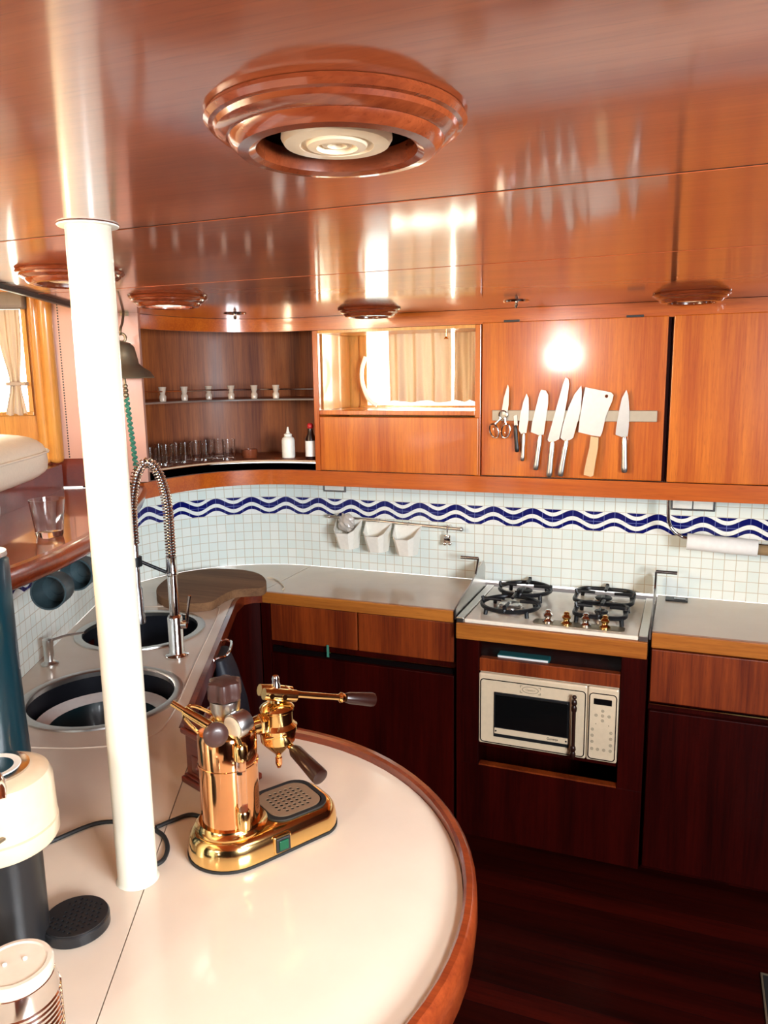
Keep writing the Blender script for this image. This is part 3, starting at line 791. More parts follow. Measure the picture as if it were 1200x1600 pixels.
# knife rail and knives
KY = FY - 0.004
rail = thing('knife_rack', 'pale magnetic knife strip on the cabinet door', 'knife rack', (-0.38, KY - .008, 1.578))
MB().box(-0.668, -0.101, KY - .015, KY, 1.578, 1.616, 0.002).build('strip', MT['strip'], rail)
KB = KY - .0155
def knife(label, blade, handle_axis, hw, hm, bolster=True, name='kitchen_knife', cat='knife', bm_='blade'):
    xs = [p[0] for p in blade]; zs = [p[1] for p in blade]
    t = thing(name, label, cat, ((min(xs) + max(xs)) / 2, KB, min(zs)), group='knives on the magnetic strip')
    b = MB().xzp(blade, KB - .0028, KB - .0004)
    b.build('blade', MT[bm_], t)
    (xa, za), (xb, zb) = handle_axis
    d = Vector((xb - xa, 0, zb - za)); L = d.length; d.normalize(); w = Vector((d.z, 0, -d.x))
    rings = []
    for k, (tt, s_) in enumerate(((0, .45), (.06, .75), (.25, .9), (.55, .85), (.85, 1.0), (.96, .95), (1.0, .6))):
        c = Vector((xa, KB - .0068, za)) + d * (L * tt)
        rings.append([c + w * (hw * 1.3 * s_ * math.cos(2 * PI * i / 14)) + Vector((0, 1, 0)) * (.0062 * s_ * math.sin(2 * PI * i / 14)) for i in range(14)])
    MB().loft(rings).build('handle', MT[hm], t)
    return t
knife('short paring knife with a steel handle, third from the left on the rack', [(-0.5432,1.6750),(-0.5354,1.6592),(-0.5335,1.6184),(-0.5361,1.5729),(-0.5412,1.5362),(-0.5596,1.5314),(-0.5691,1.5451),(-0.5653,1.5956),(-0.5546,1.6457)], [(-0.5493,1.5361),(-0.5533,1.4343)], .0062, 'steel')
knife('tiny black handled knife between the scissors and the paring knife', [(-0.5885,1.5954),(-0.5770,1.6001),(-0.5729,1.5634),(-0.5786,1.5588),(-0.5857,1.5633)], [(-0.5810,1.5633),(-0.5725,1.4664)], .0062, 'black')
knife('santoku knife with dimpled blade and rounded tip', [(-0.4917,1.6882),(-0.4759,1.6859),(-0.4666,1.6702),(-0.4660,1.6411),(-0.4717,1.5961),(-0.4793,1.5302),(-0.4975,1.5277),(-0.5067,1.5321),(-0.5252,1.5387),(-0.5212,1.5730),(-0.5086,1.6275),(-0.4982,1.6726)], [(-0.4907,1.5301),(-0.5053,1.4031)], .0080, 'steel')
knife('long bread knife, its blade the tallest on the rack', [(-0.4081,1.7296),(-0.3981,1.7250),(-0.3944,1.7074),(-0.3997,1.6588),(-0.4130,1.5739),(-0.4249,1.5151),(-0.4471,1.5034),(-0.4606,1.5054),(-0.4653,1.5122),(-0.4488,1.5782),(-0.4284,1.6589),(-0.4164,1.7076)], [(-0.4472,1.5080),(-0.4566,1.3792)], .0085, 'steel')
knife('pointed chef knife leaning against the bread knife', [(-0.3539,1.7015),(-0.3511,1.6807),(-0.3525,1.6189),(-0.3642,1.5699),(-0.3761,1.5204),(-0.3979,1.5065),(-0.4091,1.5109),(-0.4205,1.5197),(-0.4127,1.5650),(-0.3944,1.6277),(-0.3759,1.6720)], [(-0.3980,1.5133),(-0.4171,1.3829)], .0085, 'steel')
knife('broad chef knife alone at the right of the rack', [(-0.2033,1.6863),(-0.1963,1.6668),(-0.1913,1.6193),(-0.1904,1.5671),(-0.1931,1.5299),(-0.2055,1.5231),(-0.2162,1.5273),(-0.2334,1.5337),(-0.2322,1.5579),(-0.2256,1.6105),(-0.2169,1.6583)], [(-0.2035,1.5275),(-0.1988,1.4036)], .0088, 'steel')
# cleaver with round hole
clp = [(-0.3396,1.6959),(-0.2534,1.6779),(-0.2447,1.6692),(-0.2482,1.6497),(-0.2676,1.5972),(-0.2785,1.5397),(-0.2845,1.5263),(-0.3128,1.5303),(-0.3590,1.5409),(-0.3540,1.5967),(-0.3470,1.6520)]
cv = thing('cleaver', 'wide meat cleaver with wooden handle and hole in the blade', 'cleaver', (-0.3, KB, 1.45), group='knives on the magnetic strip')
hc = [(-0.2678,1.6650)][0]
mxk = Matrix(((1, 0, 0, 0), (0, 0, 1, 0), (0, 1, 0, 0), (0, 0, 0, 1)))
MB().plate(clp, KB - .0034, KB - .0004, [circle(hc[0], hc[1], .0058, 14)], mxk).build('blade', MT['silver'], cv)
hp = [(-0.3149,1.5281),(-0.2888,1.5240),(-0.2897,1.4861),(-0.2968,1.4366),(-0.3018,1.3913),(-0.3105,1.3865),(-0.3348,1.3925),(-0.3331,1.4084),(-0.3256,1.4516),(-0.3181,1.4900)]
MB().xzp(hp, KB - .016, KB - .0004).build('handle', MT['birch'], cv)
# scissors
sx = thing('scissors', 'steel kitchen scissors hanging at the left end of the rack', 'scissors', (-0.63, KB, 1.52), group='knives on the magnetic strip')
MB().xzp([(-0.6110,1.7072),(-0.6062,1.6958),(-0.6066,1.6366),(-0.6119,1.5999),(-0.6283,1.5998),(-0.6309,1.6182),(-0.6244,1.6594)], KB - .004, KB - .0004).build('blade', MT['blade'], sx)
a = [(-0.6259,1.5998),(-0.6583,1.5417),(-0.6158,1.5422)]
MB().tube([(a[0][0] + .0145 * math.cos(q), KB - .005, a[0][1] + .0145 * math.sin(q)) for q in [i * PI / 10 for i in range(20)]], .0028, 8, True).build('pivot_ring', MT['chrome'], sx)
for k in (1, 2):
    tl = -0.25 if k == 1 else 0.12
    MB().tube([(a[k][0] + .0155 * math.cos(q) + tl * .024 * math.sin(q), KB - .005, a[k][1] + .025 * math.sin(q)) for q in [i * PI / 12 for i in range(24)]], .0032, 8, True).tube([(a[0][0] + (.006 if k == 2 else -.006), KB - .005, a[0][1] - .012), (a[k][0] + (.004 if k == 1 else 0), KB - .005, a[k][1] + .024)], .0042, 8).build('handle_loop', MT['chrome'], sx)

# ================================================================ CORNER SHELF
cs = thing('corner_shelf', 'dark curved corner shelf unit with two narrow shelves', 'shelf', (-1.75, 2.75, 1.335))
wallup = arcpts[:] + [tuple(Tl - NL * 0.11)]
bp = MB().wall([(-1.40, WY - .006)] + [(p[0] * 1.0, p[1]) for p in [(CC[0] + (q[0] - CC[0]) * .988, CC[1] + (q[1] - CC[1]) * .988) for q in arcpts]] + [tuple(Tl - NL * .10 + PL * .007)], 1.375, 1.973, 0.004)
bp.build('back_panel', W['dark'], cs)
def shelf_poly(ins, gap=.012):
    fr = []
    for i, p in enumerate(corner):
        q0 = Vector(corner[max(i - 1, 0)]); q1 = Vector(corner[min(i + 1, len(corner) - 1)]); d = (q1 - q0).normalized()
        n_ = Vector((-d.y, d.x)); fr.append((p[0] - n_.x * ins, p[1] - n_.y * ins))
    bkp = [(CC[0] + (q[0] - CC[0]) * (1 - gap / CRAD), CC[1] + (q[1] - CC[1]) * (1 - gap / CRAD)) for q in reversed(arcpts)]
    e = Tl - NL * .095 + PL * gap
    return fr + [tuple(e)] + bkp + [(-1.402, WY - gap)], fr
po, _f = shelf_poly(.026)
MB().plate(po, 1.345, 1.362).build('base_board', MT['cavity_shade'], cs)  # board coloured black to stand in for the shade under the shelf
po, fr1 = shelf_poly(.012, .016)
MB().plate(po, 1.402, 1.411).build('shelf_board', W['dark'], cs)
MB().tube([(p[0], p[1], 1.4065) for p in fr1], .0030, 6).build('shelf_edge', MT['ivory'], cs)
MB().plate(po, 1.652, 1.660).build('shelf_board', W['dark'], cs)
MB().tube([(p[0], p[1], 1.656) for p in fr1], .0042, 6).build('shelf_edge', MT['silver'], cs)
MB().tube([(p[0], p[1], 1.698) for p in fr1], .0030, 8).build('guard_rail', MT['chrome'], cs)
def glass_body(r0, r1, h, c, th=.0016, base=.006, seg=24):
    return MB().lathe([(r0 * .2, 0), (r0, 0), (r1, h), (r1 - th, h), (r0 - th, base), (r0 * .2, base)], c, seg=seg)
ords = ['leftmost', 'second from the left', 'third from the left', 'fourth from the left', 'fifth from the left', 'rightmost']
for i, p in enumerate([(-1.9338,2.5496,1.6805),(-1.8669,2.5990,1.6839),(-1.7895,2.6529,1.6871),(-1.7161,2.7009,1.6880),(-1.6384,2.7488,1.6890),(-1.5631,2.7922,1.6875)]):
    d = 3.07 if i == 0 else 3.13 if i == 1 else 3.22 if i < 5 else 3.20
    k = d / 3.20; x, y = p[0] * k, p[1] * k
    o = MB().lathe([(.004, 0), (.012, 0), (.014, .018), (.009, .027), (.011, .034), (.015, .054), (.0138, .054), (.009, .036), (.004, .033)], (x, y, 1.6605), seg=20).build('shot_glass', MT['shot'])
    tag(o, 'small stemmed shot glass on the upper shelf, ' + ords[i], 'glass', 'shot glasses on the upper shelf')
tum = [(236, 0, .060), (261, 0, .064), (291, 0, .066), (324, 0, .068), (358, 0, .070), (250, 1, .060), (277, 1, .062), (308, 1, .064), (343, 1, .066)]
tl_lab = ['leftmost in front', 'second in front', 'third in front', 'fourth in front', 'rightmost in front', 'leftmost behind', 'second behind', 'third behind', 'rightmost behind']
def rayxy(px_, d):
    v = F_ + R_ * ((px_ - 600) / 1209.516) + U_ * (90 / 1209.516); q = Vector((v.x, v.y)).normalized() * d
    return q.x, q.y
for (pxx, row, hh), lab in zip(tum, tl_lab):
    d = (3.06 if pxx < 250 else 3.13 if pxx < 280 else 3.20 if pxx < 310 else 3.25) + row * .085
    x, y = rayxy(pxx, d)
    o = glass_body(.024, .027, hh + .016, (x, y, 1.4115), .0022, .010).build('tumbler', MT['glass'])
    tag(o, 'tall clear tumbler on the lower shelf, ' + lab, 'glass', 'tumblers on the lower shelf')
x, y = rayxy(390, 3.32)
o = MB().lathe([(.004, 0), (.030, 0), (.034, .012), (.034, .036), (.030, .036), (.029, .008), (.004, .008)], (x, y, 1.4115), seg=24).build('jar', MT['amber'])
tag(o, 'small brown glass pot between the tumblers and the white bottle', 'jar')
x, y = rayxy(451, 3.28)
bt = thing('squeeze_bottle', 'translucent white squeeze bottle with pointed nozzle on lower shelf', 'bottle', (x, y, 1.4115))
MB().lathe([(.004, 0), (.026, 0), (.0275, .006), (.0275, .072), (.024, .082), (.016, .088)], (x, y, 1.4115), seg=24).build('bottle_body', MT['white'], bt)
MB().lathe([(.016, .0885), (.017, .098), (.009, .102), (.006, .112), (.003, .128)], (x, y, 1.4115), seg=18).build('nozzle', MT['white'], bt)
x, y = rayxy(486, 3.19)
bt = thing('bottle', 'dark bottle with white label and red cap at the shelf end', 'bottle', (x, y, 1.4115))
MB().lathe([(.004, 0), (.021, 0), (.022, .004), (.022, .085), (.012, .105), (.010, .125)], (x, y, 1.4115), seg=22).build('bottle_body', MT['brownp'], bt)
MB().lathe([(.0225, .012), (.0225, .076)], (x, y, 1.4115), seg=22, cap0=False, cap1=False).build('paper_label', MT['paper'], bt)
MB().lathe([(.011, .126), (.013, .130), (.013, .140), (.008, .147)], (x, y, 1.4115), seg=18).build('cap', MT['red'], bt)

# ================================================================ LEDGE, CUSHION, GLASS, MUGS
lg = thing('bar_ledge', 'glossy red-brown wooden ledge along the left wall', 'ledge', (-1.6, 1.6, 1.312))
le = smooth([(-1.06, 0.20), (-1.245, 0.80), (-1.305, 1.19), (-1.375, 1.45), (-1.52, 1.78), (-1.69, 2.06), (-1.846, 2.285)], 5)
lpoly = [(p[0] - .012, p[1] - .006) for p in le] + [BP(0.29, -.004), LP(2.84, -0.954), LP(0.3, -0.954)]
MB().plate(lpoly, 1.336, 1.360).build('board', W['ledge'], lg)
rings = []
for i, p in enumerate(le):
    d = (Vector(le[min(i + 1, len(le) - 1)]) - Vector(le[max(i - 1, 0)])).normalized(); n_ = Vector((d.y, -d.x))
    q = lambda o_, z_: (p[0] + n_.x * o_, p[1] + n_.y * o_, z_)
    rings.append([q(-.012, 1.312), q(-.012, 1.358), q(-.006, 1.364), q(.006, 1.362), q(.012, 1.350), q(.013, 1.335), q(.008, 1.318), q(.0, 1.312)])
MB().loft(rings).build('edge_strip', W['rim'], lg)
hw = MB().box(0.3, 2.84, -1.0, -0.955, 0.0, 1.448, mx=LM)
struct('wall_left_settee', hw, W['grind'])
# seat back cushion above the ledge
cush = MB(); rings = []
def cprof(sx_, t):
    out = []
    for k in range(28):
        a_ = 2 * PI * k / 28; c_, s_ = math.cos(a_), math.sin(a_)
        ex = lambda v, e: math.copysign(abs(v) ** e, v)
        out.append((t, -1.045 + .235 * sx_ * ex(c_, .55), 1.512 + (.060 + (.03 * sx_ if s_ > 0 else 0)) * sx_ * ex(s_, .6)))
    return out
for t, s_ in ((0.6, 1), (1.0, 1), (1.6, 1), (2.1, 1), (2.26, .98), (2.35, .92), (2.41, .80), (2.445, .60), (2.460, .28)):
    rings.append([tuple(LM @ Vector(p)) for p in cprof(s_, t)])
cth = thing('seat_cushion', 'cream leather seat back cushion overhanging the ledge', 'cushion', (-1.75, 1.45, 1.46))
cush.loft(rings).build('padding', MT['leather'], cth, angle=60)
pipe = [tuple(LM @ Vector((t, -1.045 + .237 * s_, 1.540))) for t, s_ in ((0.6, 1), (1.0, 1), (1.6, 1), (2.1, 1), (2.26, .98), (2.35, .92), (2.41, .80), (2.445, .60), (2.460, .28))]
MB().tube(smooth(pipe, 5), .004, 8).build('piping', MT['leather'], cth)
g0 = [(-1.4786,1.4641)][0]
o = MB().lathe([(.004, 0), (.030, 0), (.032, .003), (.043, .094), (.0405, .094), (.030, .016), (.004, .014)], (g0[0], g0[1], 1.3603), seg=36).build('tumbler', MT['glass'])
tag(o, 'clear empty tumbler alone on the wooden ledge', 'glass')
def mug(c, ax, label, side, r=.044, L=.075):
    t = thing('mug', label, 'mug', (c[0], c[1], c[2] - r), group='mugs under the ledge')
    ax = Vector(ax).normalized()
    MB().lathe([(r * .3, 0), (r * .80, 0), (r * .92, .006), (r, L), (r - .004, L), (r * .86, .010), (r * .45, .010), (r * .42, .0085), (r * .3, .0085)], Vector(c) - ax * L * .5, ax, seg=36).build('cup', MT['mug'], t)
    c = Vector(c); side = Vector(side).normalized()
    hp_ = smooth([c + side * (r * .92) - ax * L * .28, c + side * (r + .022) - ax * L * .26, c + side * (r + .032), c + side * (r + .022) + ax * L * .26, c + side * (r * .95) + ax * L * .28], 6)
    MB().tube(hp_, .0055, 8).build('handle', MT['mug'], t)
    top = c + side * (r + .028)
    hk_ = thing('cup_hook', 'small steel cup hook under the ledge' + (' holding the nearer mug' if 'nearer' in label else ' holding the farther mug'), 'hook', (top.x, top.y, top.z), group='cup hooks')
    u_ = ax.cross(side).normalized()
    MB().tube(smooth([top + u_ * .010 + side * .004, top + u_ * .006 - side * .006, top - side * .006 - u_ * .004, top - u_ * .008 + side * .006, Vector((top.x, top.y, 1.3345)) ], 5), .0018, 8).build('wire', MT['steel'], hk_)
m1 = [(-1.4654,1.4478,1.2278),(-1.4183,1.4940,1.2650)]
mug((m1[0][0], m1[0][1], m1[0][2]), (0.36, -0.80, 0.04), 'grey teal mug hanging under the ledge, nearer the viewer', (-0.72, -0.28, 0.62))
k2 = 2.24 / 2.06
mug((m1[1][0] * k2, m1[1][1] * k2, H + (m1[1][2] - H) * k2), (0.36, -0.80, 0.04), 'grey teal mug hanging under the ledge, half behind the nearer mug', (0, 0, 1))

# ================================================================ SALOON WINDOW DRESSING
vb = [(0.4576,2.0511),(0.3616,1.9967)]
o = MB().box(0.372, 0.95, -0.055, 0.0, 1.99, 2.045, 0.01, mx=BM).build('pelmet', MT['grey'])
tag(o, 'grey padded pelmet above the left window curtains', 'pelmet')
def scurt(s0, s1, seed, label, pin):
    b = curtain('curtain', '', None, s0, s1, 1.628, 1.988, .010, 2.2, seed, BM @ Matrix.Translation((0, -0.02, 0)), pinch=(0.30, pin, 0.28, 0.55))
    p = BP((s0 + s1) / 2, -.02)
    t = thing('curtain', label, 'curtain', (p[0], p[1], 1.628), group='left window curtains')
    b.build('cloth', MT['curtain'], t)
    MB().box(pin - .034, pin + .034, -.040, -.004, 1.728, 1.742, .004, mx=BM).build('tieback', MT['curtain'], t)
scurt(0.395, 0.475, 5, 'tied sand curtain beside the round column at the left window', 0.425)
scurt(0.70, 0.80, 6, 'tied sand curtain on the far side of the left window', 0.77)

# ================================================================ MAST
ms = thing('mast_post', 'thick cream painted post from worktop to ceiling', 'post', (-0.858, 0.978, CT))
MB().lathe([(.0365, 0.0), (.0335, .004), (.0335, CEIL - CT - .0015)], (-0.858, 0.978, CT + .0005), seg=40).build('pole', MT['paint'], ms)
MB().lathe([(.0345, CEIL - .003), (.044, CEIL - .0028), (.045, CEIL - .001)], (-0.858, 0.978, 0), seg=36).build('ceiling_collar', MT['white'], ms)

# ================================================================ BELL
bc = BP(0.031, -0.12)
bl = thing('ship_bell', 'dull bronze bell with green rope beside the post', 'bell', (bc[0], bc[1], 1.745))
MB().lathe([(.098, .000), (.100, .004), (.088, .022), (.064, .038), (.052, .050), (.046, .080), (.040, .105), (.028, .118), (.008, .124)], (bc[0], bc[1], 1.748), seg=36).build('dome', MT['bronze'], bl)
MB().tube([(bc[0] + PL.x * .014 * math.cos(a_), bc[1] + PL.y * .014 * math.cos(a_), 1.884 + .014 * math.sin(a_)) for a_ in [i * PI / 8 for i in range(16)]], .005, 8, True).build('crown_ring', MT['bronze'], bl)
cl_ = MB().cyl((bc[0], bc[1], 1.77), (bc[0] + .004, bc[1], 1.694), .0045, seg=8)
for z, r_ in ((1.722, .008), (1.708, .009), (1.692, .010)): cl_.ball((bc[0] + .003, bc[1], z), r_)
cl_.build('clapper', MT['bronze'], bl)
rpts = []
for i in range(90):
    f_ = i / 89; z = 1.682 - .262 * f_
    rpts.append((bc[0] + .004 + .022 * f_ + .0055 * math.cos(i * 1.1), bc[1] + .0055 * math.sin(i * 1.1), z))
MB().tube(rpts, .0055, 6).build('rope', MT['rope'], bl)
wb_ = thing('bell_bracket', 'bronze wall bracket carrying the bell', 'bracket', (*BP(.045, -.004), 1.90))
bq = smooth([(*BP(.045, -.002), 2.02), (*BP(.040, -.03), 1.975), (*BP(.036, -.075), 1.935), (*BP(.031, -.118), 1.918), (*BP(.031, -.128), 1.903), (*BP(.031, -.120), 1.897)], 6)
MB().tube(bq, .0045, 8).box(.030, .060, -.004, -.0005, 1.965, 2.05, .001, mx=BM).build('arm', MT['bronze'], wb_)

# ================================================================ CEILING FIXTURES
LIGHTS = [(-0.313, 0.690, 'large turned wooden ceiling light nearest the viewer'), (-1.25, 1.36, 'turned wooden ceiling light half hidden behind the post'), (-1.405, 1.905, 'turned wooden ceiling light over the corner shelf, with glowing lens'), (-1.055, 2.565, 'turned wooden ceiling light in front of the curtained niche'), (-0.012, 2.565, 'turned wooden ceiling light above the right wall cabinet')]
for i, (x, y, lab) in enumerate(LIGHTS):
    r_ = .120 if i == 0 else .112
    k = r_ / .120
    t = thing('ceiling_light', lab, 'ceiling light', (x, y, CEIL), group='turned wooden ceiling lights')
    z = CEIL - .0005
    MB().lathe([(.070 * k, z), (.117 * k, z), (.119 * k, z - .004), (.115 * k, z - .008), (.111 * k, z - .009), (.109 * k, z - .013), (.101 * k, z - .018), (.098 * k, z - .0185), (.096 * k, z - .023), (.090 * k, z - .028), (.080 * k, z - .029), (.074 * k, z - .026), (.073 * k, z - .008)], (x, y, 0), seg=56, cap1=False, cap0=False).build('ring', W['ring'], t, angle=30)
    MB().lathe([(.001, z - .004), (.0735 * k, z - .004), (.0735 * k, z - .006), (.001, z - .006)], (x, y, 0), seg=40).build('housing', MT['cavity_shade'], t)
    m_ = MT['lampon'] if i in (2,) else MT['lamp']
    MB().lathe([(.050 * k, z - .0065), (.051 * k, z - .016), (.048 * k, z - .021), (.034 * k, z - .022), (.032 * k, z - .019), (.029 * k, z - .019), (.027 * k, z - .023), (.019 * k, z - .024), (.017 * k, z - .016), (.002, z - .016)], (x, y, 0), seg=40).build('lens', m_, t, angle=30)
    MB().lathe([(.015 * k, z - .0165), (.014 * k, z - .021), (.009 * k, z - .022), (.008 * k, z - .018), (.001, z - .018)], (x, y, 0), seg=24).build('lens_centre', m_, t, angle=30)
for x, y, lab in ((-1.556, 2.50, 'small chrome ceiling eye above the corner shelf'), (-0.536, 2.547, 'small chrome ceiling eye above the knife rack')):
    t = thing('ceiling_eye', lab, 'ceiling fitting', (x, y, CEIL), group='small chrome ceiling eyes')
    MB().lathe([(.042, CEIL - .0005), (.040, CEIL - .004), (.020, CEIL - .006), (.002, CEIL - .007)], (x, y, 0), seg=28).build('flange', MT['chrome'], t)
    MB().lathe([(.005, CEIL - .0075), (.007, CEIL - .014), (.003, CEIL - .022)], (x, y, 0), seg=12).build('pin', MT['chrome'], t)

# ================================================================ SINKS, FAUCET, BOARD
def sink(c, label):
    t = thing('sink', label, 'sink', (c[0], c[1], 0.70), group='round steel sinks')
    MB().lathe([(SR - .004, CT + .001), (SR + .014, CT + .0005), (SR + .013, CT + .005), (SR - .004, CT + .006), (SR - .012, CT + .003), (SR - .012, CT - .01), (SR - .004, CT - .01), (SR - .004, CT + .001)], (c[0], c[1], 0), seg=56, cap0=False, cap1=False).build('rim', MT['steel'], t)
    MB().lathe([(SR - .008, CT - .002), (SR - .012, CT - .05), (SR - .02, CT - .14), (SR - .045, CT - .172), (.04, CT - .180), (.036, CT - .184), (.002, CT - .184)], (c[0], c[1], 0), seg=56, cap0=False, cap1=True).build('bowl', MT['sinkin'], t)
    MB().lathe([(.036, CT - .1835), (.034, CT - .180), (.018, CT - .181), (.002, CT - .182)], (c[0], c[1], 0), seg=24).build('drain', MT['chrome'], t)
sink(sinkA, 'round steel sink nearer the viewer, holding a cream bowl')
sink(sinkB, 'round steel sink farther from the viewer, behind the tap')
tb = thing('dish_tub', 'round tub with wide cream rim sitting in the nearer sink', 'tub', (sinkA[0], sinkA[1], .706))
MB().lathe([(.05, .706), (.10, .709), (.140, .780), (.148, .812), (.146, .812), (.138, .783), (.096, .715), (.002, .713)], (sinkA[0], sinkA[1], 0), seg=48).build('bowl', MT['teal'], tb)
MB().lathe([(.1485, .806), (.180, .822), (.182, .826), (.178, .829), (.148, .816), (.146, .8125), (.1485, .806)], (sinkA[0], sinkA[1], 0), seg=48, cap0=False, cap1=False).build('rim', MT['ceramic'], tb)
fx = [(-1.4600,1.9162)][0]
fc = thing('kitchen_tap', 'tall chrome spring tap between the two sinks', 'tap', (fx[0], fx[1], CT))
fz = CT + .0005
MB().lathe([(.036, fz), (.036, fz + .006), (.026, fz + .010), (.023, fz + .014), (.023, fz + .128), (.020, fz + .134), (.015, fz + .138), (.015, fz + .262), (.019, fz + .266), (.019, fz + .276), (.017, fz + .280), (.0165, fz + .32), (.010, fz + .322)], (fx[0], fx[1], 0), seg=28).build('column', MT['chrome'], fc)
IL = -Vector((R_.x, R_.y)).normalized(); IT = Vector((-F_.x, -F_.y)).normalized()
ad = (IL * .93 + IT * .45).normalized()
def fp_(a, z): return Vector((fx[0] + ad.x * a, fx[1] + ad.y * a, z))
span = .106
archp = [fp_(0, fz + .322 + .07 * i / 4) for i in range(5)]
zc_ = fz + .44
archp += [fp_(span / 2 - span / 2 * math.cos(PI * i / 20), zc_ + .175 * math.sin(PI * i / 20)) for i in range(21)]
archp += [fp_(span, zc_ - .035 * i) for i in range(1, 3)]
archp = smooth([tuple(p) for p in archp], 3)
MB().tube(archp, .0075, 10).build('hose', MT['dsteel'], fc)
def helix(path, r, turns, wr):
    P = [Vector(p) for p in path]; L = [0]
    for a_, b_ in zip(P, P[1:]): L.append(L[-1] + (b_ - a_).length)
    tot = L[-1]; n = turns * 11; out = []; up = Vector((ad.y, -ad.x, 0)); j = 0
    for i in range(n + 1):
        s_ = tot * i / n
        while j < len(P) - 2 and L[j + 1] < s_: j += 1
        f_ = (s_ - L[j]) / max(L[j + 1] - L[j], 1e-6); p = P[j].lerp(P[j + 1], f_)
        d = (P[j + 1] - P[j]).normalized(); w = d.cross(up).normalized()
        an = 2 * PI * turns * i / n
        out.append(p + (up * math.cos(an) + w * math.sin(an)) * r)
    return MB().tube(out, wr, 6)
helix(archp, .0145, 62, .0024).build('spring', MT['chrome'], fc)
e = archp[-1]
sprh = MB().lathe([(.009, e[2] + .004), (.012, e[2] - .004), (.012, e[2] - .13), (.016, e[2] - .135), (.0165, e[2] - .215), (.019, e[2] - .22), (.019, e[2] - .243), (.014, e[2] - .246)], (e[0], e[1], 0), seg=22)
sprh.build('spray_head', MT['dsteel'], fc)
zb = fz + .285
MB().cyl(fp_(.014, zb - .012), fp_(span - .012, zb + .034), .0055, seg=10).lathe([(.0178, zb + .020), (.0205, zb + .020), (.0205, zb + .048), (.0178, zb + .048)], (e[0], e[1], 0), seg=20).build('support_arm', MT['iron'], fc)
lv = Vector((fx[0], fx[1], fz + .105)); rd = -IL
lv2 = lv + Vector((rd.x, rd.y, 0)) * .036
MB().cyl(lv + Vector((rd.x, rd.y, 0)) * .015, lv2, .013, seg=16).tube([lv2 + Vector((0, 0, .004)), lv2 + Vector((rd.x * .006, rd.y * .006, .05)), lv2 + Vector((rd.x * .014, rd.y * .014, .092))], [.005, .0042, .0048], 8).build('lever', MT['chrome'], fc)
sd = [(-1.7936,1.7300)][0]
sp_ = thing('soap_dispenser', 'steel pump soap dispenser set into the sink worktop', 'soap dispenser', (sd[0], sd[1], CT))
MB().lathe([(.026, fz), (.026, fz + .004), (.016, fz + .010), (.0145, fz + .014), (.0145, fz + .060), (.016, fz + .062), (.016, fz + .080), (.004, fz + .084)], (sd[0], sd[1], 0), seg=22).build('pump', MT['steel'], sp_)
sdir = Vector((0.62, 0.55)).normalized()
MB().tube([(sd[0], sd[1], fz + .074), (sd[0] + sdir.x * .05, sd[1] + sdir.y * .05, fz + .085), (sd[0] + sdir.x * .105, sd[1] + sdir.y * .105, fz + .088)], [.005, .004, .0035], 8).build('spout', MT['steel'], sp_)
bdp = [(-1.9708,2.4921),(-1.8953,2.3895),(-1.8074,2.3361),(-1.7166,2.3225),(-1.6662,2.3395),(-1.6347,2.3765),(-1.6465,2.4730),(-1.6385,2.5430),(-1.5901,2.5789),(-1.5534,2.6111),(-1.5911,2.7020),(-1.6786,2.7945),(-1.7801,2.8311),(-1.9008,2.8155),(-1.9891,2.7506),(-2.0219,2.6585)]
cb = smooth([(*p, 0) for p in bdp], 4, True)
o = MB().plate([(p[0], p[1]) for p in cb], CT + .0005, CT + .034).build('chopping_board', W['board'])
bv = o.modifiers.new('bevel', 'BEVEL'); bv.width = .004; bv.segments = 2; bv.limit_method = 'ANGLE'; bv.angle_limit = math.radians(50)
tag(o, 'dark kidney shaped wooden chopping board in the corner', 'chopping board')
wm_ = thing('cable', 'thin pale cable lying in the corner behind the board', 'cable', (-1.5, 2.8, CT))
MB().tube(smooth([(*p, CT + .004) for p in [(-1.6672,2.8429),(-1.6352,2.8422),(-1.5778,2.7949),(-1.5280,2.7372),(-1.5140,2.7008)]], 5), .003, 6).build('lead', MT['ivory'], wm_)

# ================================================================ SPLASHBACK THINGS
def socket(x0, x1, z0, z1, n, label):
    t = thing('wall_socket', label, 'socket', ((x0 + x1) / 2, WY, z0))
    MB().box(x0, x1, WY - .010, WY - .0005, z0, z1, .003).build('dark_frame', MT['dsteel'], t)
    w = (x1 - x0 - .012) / n
    for i in range(n):
        MB().box(x0 + .006 + w * i + .002, x0 + .006 + w * (i + 1) - .002, WY - .013, WY - .009, z0 + .008, z1 - .008, .002).build('switch_plate', MT['white'], t)
socket(-1.515, -1.405, 1.236, 1.315, 1, 'single white socket in dark frame under the window niche')
socket(-0.050, 0.108, 1.225, 1.312, 2, 'double white socket in dark frame at the right')
